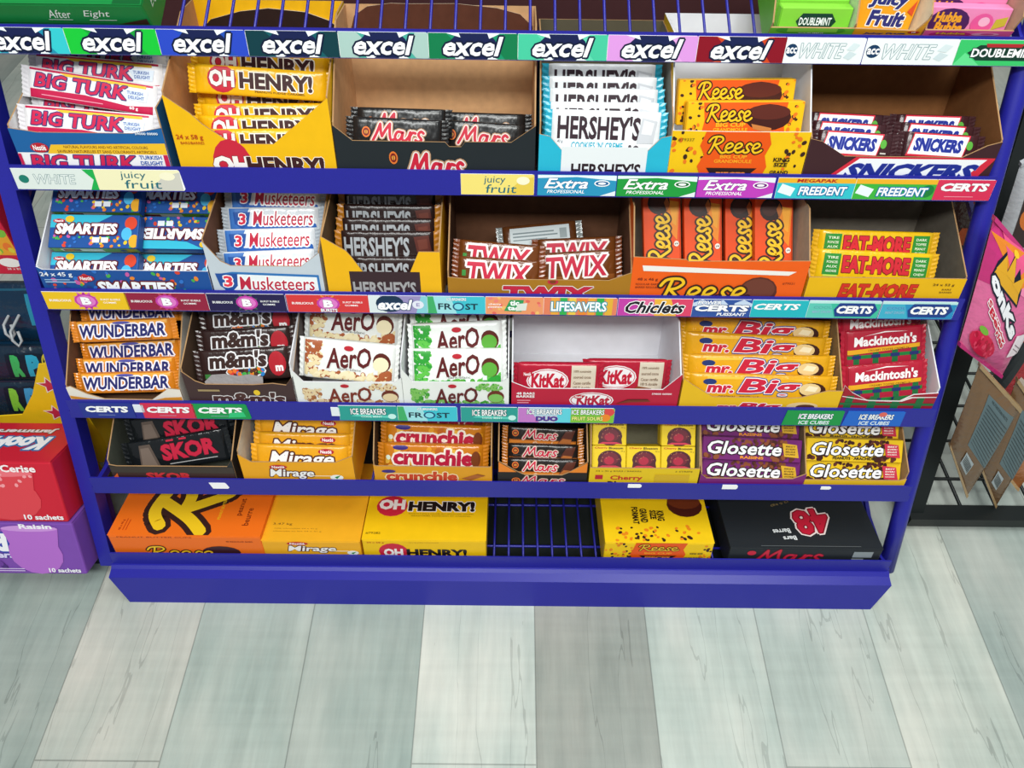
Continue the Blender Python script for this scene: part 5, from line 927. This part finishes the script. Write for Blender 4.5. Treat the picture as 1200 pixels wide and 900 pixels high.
def bag(name, label, cat, quad, y, base, ops, bulge=.012, fin='film', yb_=0, seal=None, N=10):
    """pillow pouch; quad = four pixels (lower left, lower right, upper right, upper left) on the plane y, top leaning back by yb_"""
    c = [on_y(q[0], q[1], y+(yb_ if i > 1 else 0)) for i, q in enumerate(quad)]
    o0 = (c[0]+c[1]+c[2]+c[3])/4
    def pos(s, t): return (c[0]*(1-s)*(1-t)+c[1]*s*(1-t)+c[2]*s*t+c[3]*(1-s)*t)-o0
    nrm = (c[1]-c[0]).cross(c[3]-c[0]).normalized()
    def h(s, t): return bulge*(max(0, 1-abs(2*s-1)**2.4)*max(0, 1-abs(2*t-1)**3))**.6
    g = G(); m = mat(base, fin); vs = []; fs = []
    for sd in (1, -1):
        o = len(vs)
        for j in range(N+1):
            for i in range(N+1): vs.append(pos(i/N, j/N)+nrm*(sd*(h(i/N, j/N)+.0003)+.0015*math.sin(7*i/N+3*j/N)))
        for j in range(N):
            for i in range(N):
                q = (o+j*(N+1)+i, o+j*(N+1)+i+1, o+(j+1)*(N+1)+i+1, o+(j+1)*(N+1)+i); fs.append(q if sd > 0 else q[::-1])
    g.add(vs, fs, m, True)
    ink(g, lambda x, y, z: pos(x+.5, y+.5)+nrm*(h(x+.5, y+.5)+.0015*math.sin(7*(x+.5)+3*(y+.5))+.0004+z), 1, 1, ops, .0003, .0001, [k/N-.5 for k in range(1, N)], [k/N-.5 for k in range(1, N)])
    b = g.build(name); b.location = o0
    for t0, t1 in ((0, .035), (.965, 1)):
        q = G(); q.add([pos(0, t0)+nrm*.004, pos(1, t0)+nrm*.004, pos(1, t1)+nrm*.004, pos(0, t1)+nrm*.004, pos(0, t0)-nrm*.003, pos(1, t0)-nrm*.003, pos(1, t1)-nrm*.003, pos(0, t1)-nrm*.003], [(0,1,2,3),(7,6,5,4),(0,4,5,1),(2,6,7,3),(1,5,6,2),(3,7,4,0)], mat(seal or base, fin)); q.build('seal_strip', b)
    return tag(b, label, cat, {'pouch': 'snack pouches on the black display', 'candy bag': 'candy bags beside the rack'}.get(cat))
CB = '#10304a'
bag('candy_bag', 'dark teal candy bag at the far left below the hooks', 'candy bag', [(-60,402),(78,402),(58,330),(-80,330)], .30, CB, [T('E',.84,.6,.1,.5,'#2a8aa8',.06), E(.88,.2,.03,.06,'#c8762a'), R(.2,.9,.9,.93,'#1d5a74')], yb_=.03)
bag('candy_bag', 'dark teal candy bag with green letters, upper of two lettered bags', 'candy bag', [(-70,446),(66,446),(56,404),(-80,404)], yy+.036, '#14283a', [T('R',.74,.5,.1,.62,'#3aa85a',.08,0,[(.1,'#0a1a2a')]), T('P',.87,.5,.1,.6,'#2a9ab8',.08,0,[(.1,'#0a1a2a')]), E(.97,.6,.03,.2,'#c8b83a')], yb_=.02)
bag('candy_bag', 'dark teal candy bag with green letters, lower of two lettered bags', 'candy bag', [(-70,486),(64,486),(54,442),(-80,442)], yy+.022, '#14283a', [T('R',.74,.5,.1,.62,'#7ab83a',.08,0,[(.1,'#0a1a2a')]), T('P',.87,.5,.1,.6,'#3a8ab8',.08,0,[(.1,'#0a1a2a')]), T('E',.92,.1,.06,.2,'#2a6a8a',.05)], yb_=.02)
a_ = on_y(-90, 322, .28); b_ = on_y(37, 322, .28); c_ = on_y(20, 215, .28)
block('candy_carton', 'red candy carton with fruit picture at the far left edge', 'candy carton', a_.x, b_.x, .28, .32, b_.z, b_.z+.17, '#c8203c', [P([(.6,.2),(1,.2),(1,.45),(.62,.5)],'#e8a02a'), D(104,14,.66,.22,1,.5,.035,['#7ab83a','#e8762c','#d8c83a']), E(.88,.12,.1,.05,'#f0ece8'), T('38 x 81 g',.9,.05,.16,.03,'#f0e0e0',.01), E(.9,.62,.12,.08,'#f0ece8')])
a_ = on_y(-90, 205, .34); b_ = on_y(48, 205, .34)
block('candy_carton', 'rose red candy carton above the fruit carton at far left', 'candy carton', a_.x, -.665, .345, .385, b_.z, b_.z+.10, '#b8304c', [D(105,18,.5,.1,1,.9,.06,['#7ab83a','#e8862c','#d84a6a'])])
# wire hooks
def hook(px, py, y, label):
    p = on_y(px, py, y); g = G()
    g.tube([p+Vector((-.01, .30, .012)), p+Vector((-.002, .1, .0)), p+Vector((0, 0, -.006)), p+Vector((.002, -.008, -.016)), p+Vector((.008, -.010, -.026)), p+Vector((.014, -.006, -.018)), p+Vector((.012, .0, -.004))], .0022, mat('#a8acb0', 'metal'))
    tag(g.build('peg_hook'), label, 'hook', 'wire hooks at the left edge')
def bar_rail(px0, px1, py, y, label):
    a, b = on_y(px0, py, y), on_y(px1, py, y); g = G(); g.tube([a, (a+b)/2, b], .003, mat('#b0b4b8', 'metal')); o = g.build('hanging_bar'); tag(o, label, 'bar')
hook(10, 386, .27, 'bent wire hook at the left edge, in front of the teal bags')
hook(2, 378, .285, 'second wire hook behind the first at the left edge')
bar_rail(-60, 40, 403, .335, 'chrome bar carrying the teal candy bags')
bar_rail(-60, 30, 332, .335, 'chrome bar below the red fruit carton')

# ================================================================== right: black wire display with hanging bags
BK = mat('#141a1a', 'black')
fx = on_z(1066, 622, 0)
dk = empty('wire_display', (.95, .35, 0)); tag(dk, 'black metal wire display frame standing right of the blue rack', 'display rack')
def dkp(g, n): o = g.build(n, dk); o.matrix_parent_inverse = Matrix.Translation((-.95, -.35, 0)); return o
y0 = fx.y+.002
g = G(); g.box((.70, y0, .012), (1.6, y0+.03, .034), BK); dkp(g, 'base_rail')
g = G(); g.box((.70, y0+.55, .012), (1.6, y0+.58, .034), BK); dkp(g, 'base_rail')
pb = Vector((.705, y0+.012, .012)); pt_ = on_y(1128, 400, y0+.16)
dv = (pt_-pb); dv = dv/dv.z
g = G(); g.bar4(pb, pb+dv*.75, (.0185, 0, 0), (0, .010, 0), BK); dkp(g, 'leaning_post')
for i in range(7):
    g = G(); x = .735+i*.062; g.tube([(x, y0+.01, .03), (x, y0+.3, .03), (x, y0+.57, .03)], .003, BK, 6); dkp(g, 'grid_wire')
for j in range(6):
    g = G(); y = y0+.085+j*.085; g.tube([(.70, y, .033), (1.1, y, .033), (1.5, y, .033)], .003, BK, 6); dkp(g, 'grid_wire')
for k, (yq, zz) in enumerate(((y0+.36, .40), (y0+.36, .54), (y0+.36, .66))):
    g = G(); g.tube([(.70, yq+.02*k, zz), (.9, yq+.02*k, zz), (1.3, yq+.02*k, zz)], .003, BK, 6); dkp(g, 'grid_wire')
for k in range(7):
    g = G(); g.tube([(.70+.08*k, y0+.37, .03), (.70+.08*k, y0+.39, .4), (.70+.08*k, y0+.42, .74)], .003, BK, 6); dkp(g, 'grid_wire')
PK = '#e06a9c'
bag('candy_bag', 'bright pink berry candy bag hanging by the right blue post', 'candy bag', [(1123,405),(1172,442),(1232,330),(1165,252)], .20, PK, [
    P([(0,.55),(1,.85),(1,1),(0,1)],'#c8347a'), P([(.0,.9),(.5,.7),(1,1),(.6,1)],'#e8862c'), P([(.1,1),(.4,.72),(.6,.98)],'#e85a8a'), P([(.5,.7),(.8,1),(1,1),(1,.75)],'#f08ab0'),
    P([(.1,.645),(.58,.6),(.55,.74),(.45,.86),(.41,.77),(.36,.95),(.29,.77),(.23,.88),(.14,.77)],'#141c30'), P([(.12,.66),(.56,.62),(.52,.72),(.16,.75)],'#e2a82a'), P([(.14,.72),(.24,.86),(.3,.74)],'#e2a82a'), P([(.28,.74),(.36,.92),(.42,.73)],'#e2a82a'), P([(.4,.72),(.54,.84),(.53,.7)],'#e2a82a'), E(.36,.92,.04,.025,'#f2c42c'),
    T('onKs',.42,.53,.66,.12,'#f4f4f8',.06,-.1,[(.22,'#141c30')],-24), T('Sour',.3,.43,.3,.05,'#c81f3a',.04,0,[(.25,'#f8eef2')],-20), T('Bestz',.42,.36,.44,.06,'#c81f3a',.04,0,[(.25,'#f8eef2')],-20), T('ries',.52,.29,.22,.05,'#c81f3a',.04,0,[(.25,'#f8eef2')],-20),
    E(.3,.15,.24,.1,'#d81f4a'), D(106,22,.12,.08,.5,.22,.02,['#ee4a6c','#b81438']), E(.22,.26,.08,.03,'#7ab83a'), P([(.78,.2),(.98,.3),(.96,.52),(.76,.42)],'#f0e4ea'), R(.8,.3,.94,.31,'#8a7a80'), R(.8,.34,.94,.35,'#8a7a80')], bulge=.016, yb_=.03, seal='#c8347a')
lab = [P([(.3,.3),(.92,.36),(.92,.9),(.3,.86)],'#5c7076'), T('NUTRITION FACTS',.6,.84,.4,.025,'#1c2426',.01)]+[R(.34,.36+.035*i,.88,.366+.035*i,'#222c30') for i in range(13)]+[P([(.34,.08),(.62,.1),(.62,.26),(.34,.24)],'#aab4b8')]+[R(.37+.03*i,.12,.385+.03*i,.22,'#1c2426') for i in range(8)]
BRN = '#735539'
bag('snack_pouch', 'brown snack pouch with grey label, nearest the black post', 'pouch', [(1112,522),(1132,582),(1197,478),(1148,425)], .150, BRN, lab, bulge=.012, seal='#a88a60', fin='film')
bag('snack_pouch', 'brown snack pouch with barcode panel, second from the black post', 'pouch', [(1150,552),(1166,594),(1226,492),(1192,442)], .168, BRN, lab, bulge=.012, seal='#a88a60', fin='film')
bag('snack_pouch', 'orange brown snack pouch, third from the black post', 'pouch', [(1178,556),(1192,574),(1262,480),(1230,440)], .186, '#b06a38', [P([(.0,.7),(1,.75),(1,1),(0,1)],'#b8202c')], bulge=.012, seal='#c8a070', fin='film')
bag('snack_pouch', 'red topped pouch hanging above the brown snack pouches', 'pouch', [(1160,445),(1182,482),(1240,420),(1196,395)], .30, '#b01f2c', [P([(.0,.0),(.4,.0),(.3,1),(0,1)],'#2a3034'), R(.5,.3,.9,.5,'#d8c8b8')], bulge=.010)
bag('snack_bag', 'clear and white bag edge at the upper right', 'snack bag', [(1160,300),(1215,330),(1235,170),(1196,190)], .34, '#b8bcc0', [P([(.2,.2),(.8,.3),(.7,.8),(.3,.7)],'#3a2a28'), E(.5,.5,.2,.1,'#d8762c')], bulge=.012)
bag('snack_bag', 'dark brown snack bag behind the pink bag at right', 'snack bag', [(1095,290),(1160,330),(1185,205),(1120,190)], .46, '#3a2420', [P([(.2,.2),(.8,.3),(.7,.5),(.3,.4)],'#c85a2a'), E(.5,.7,.2,.1,'#8a2a24')], bulge=.012)
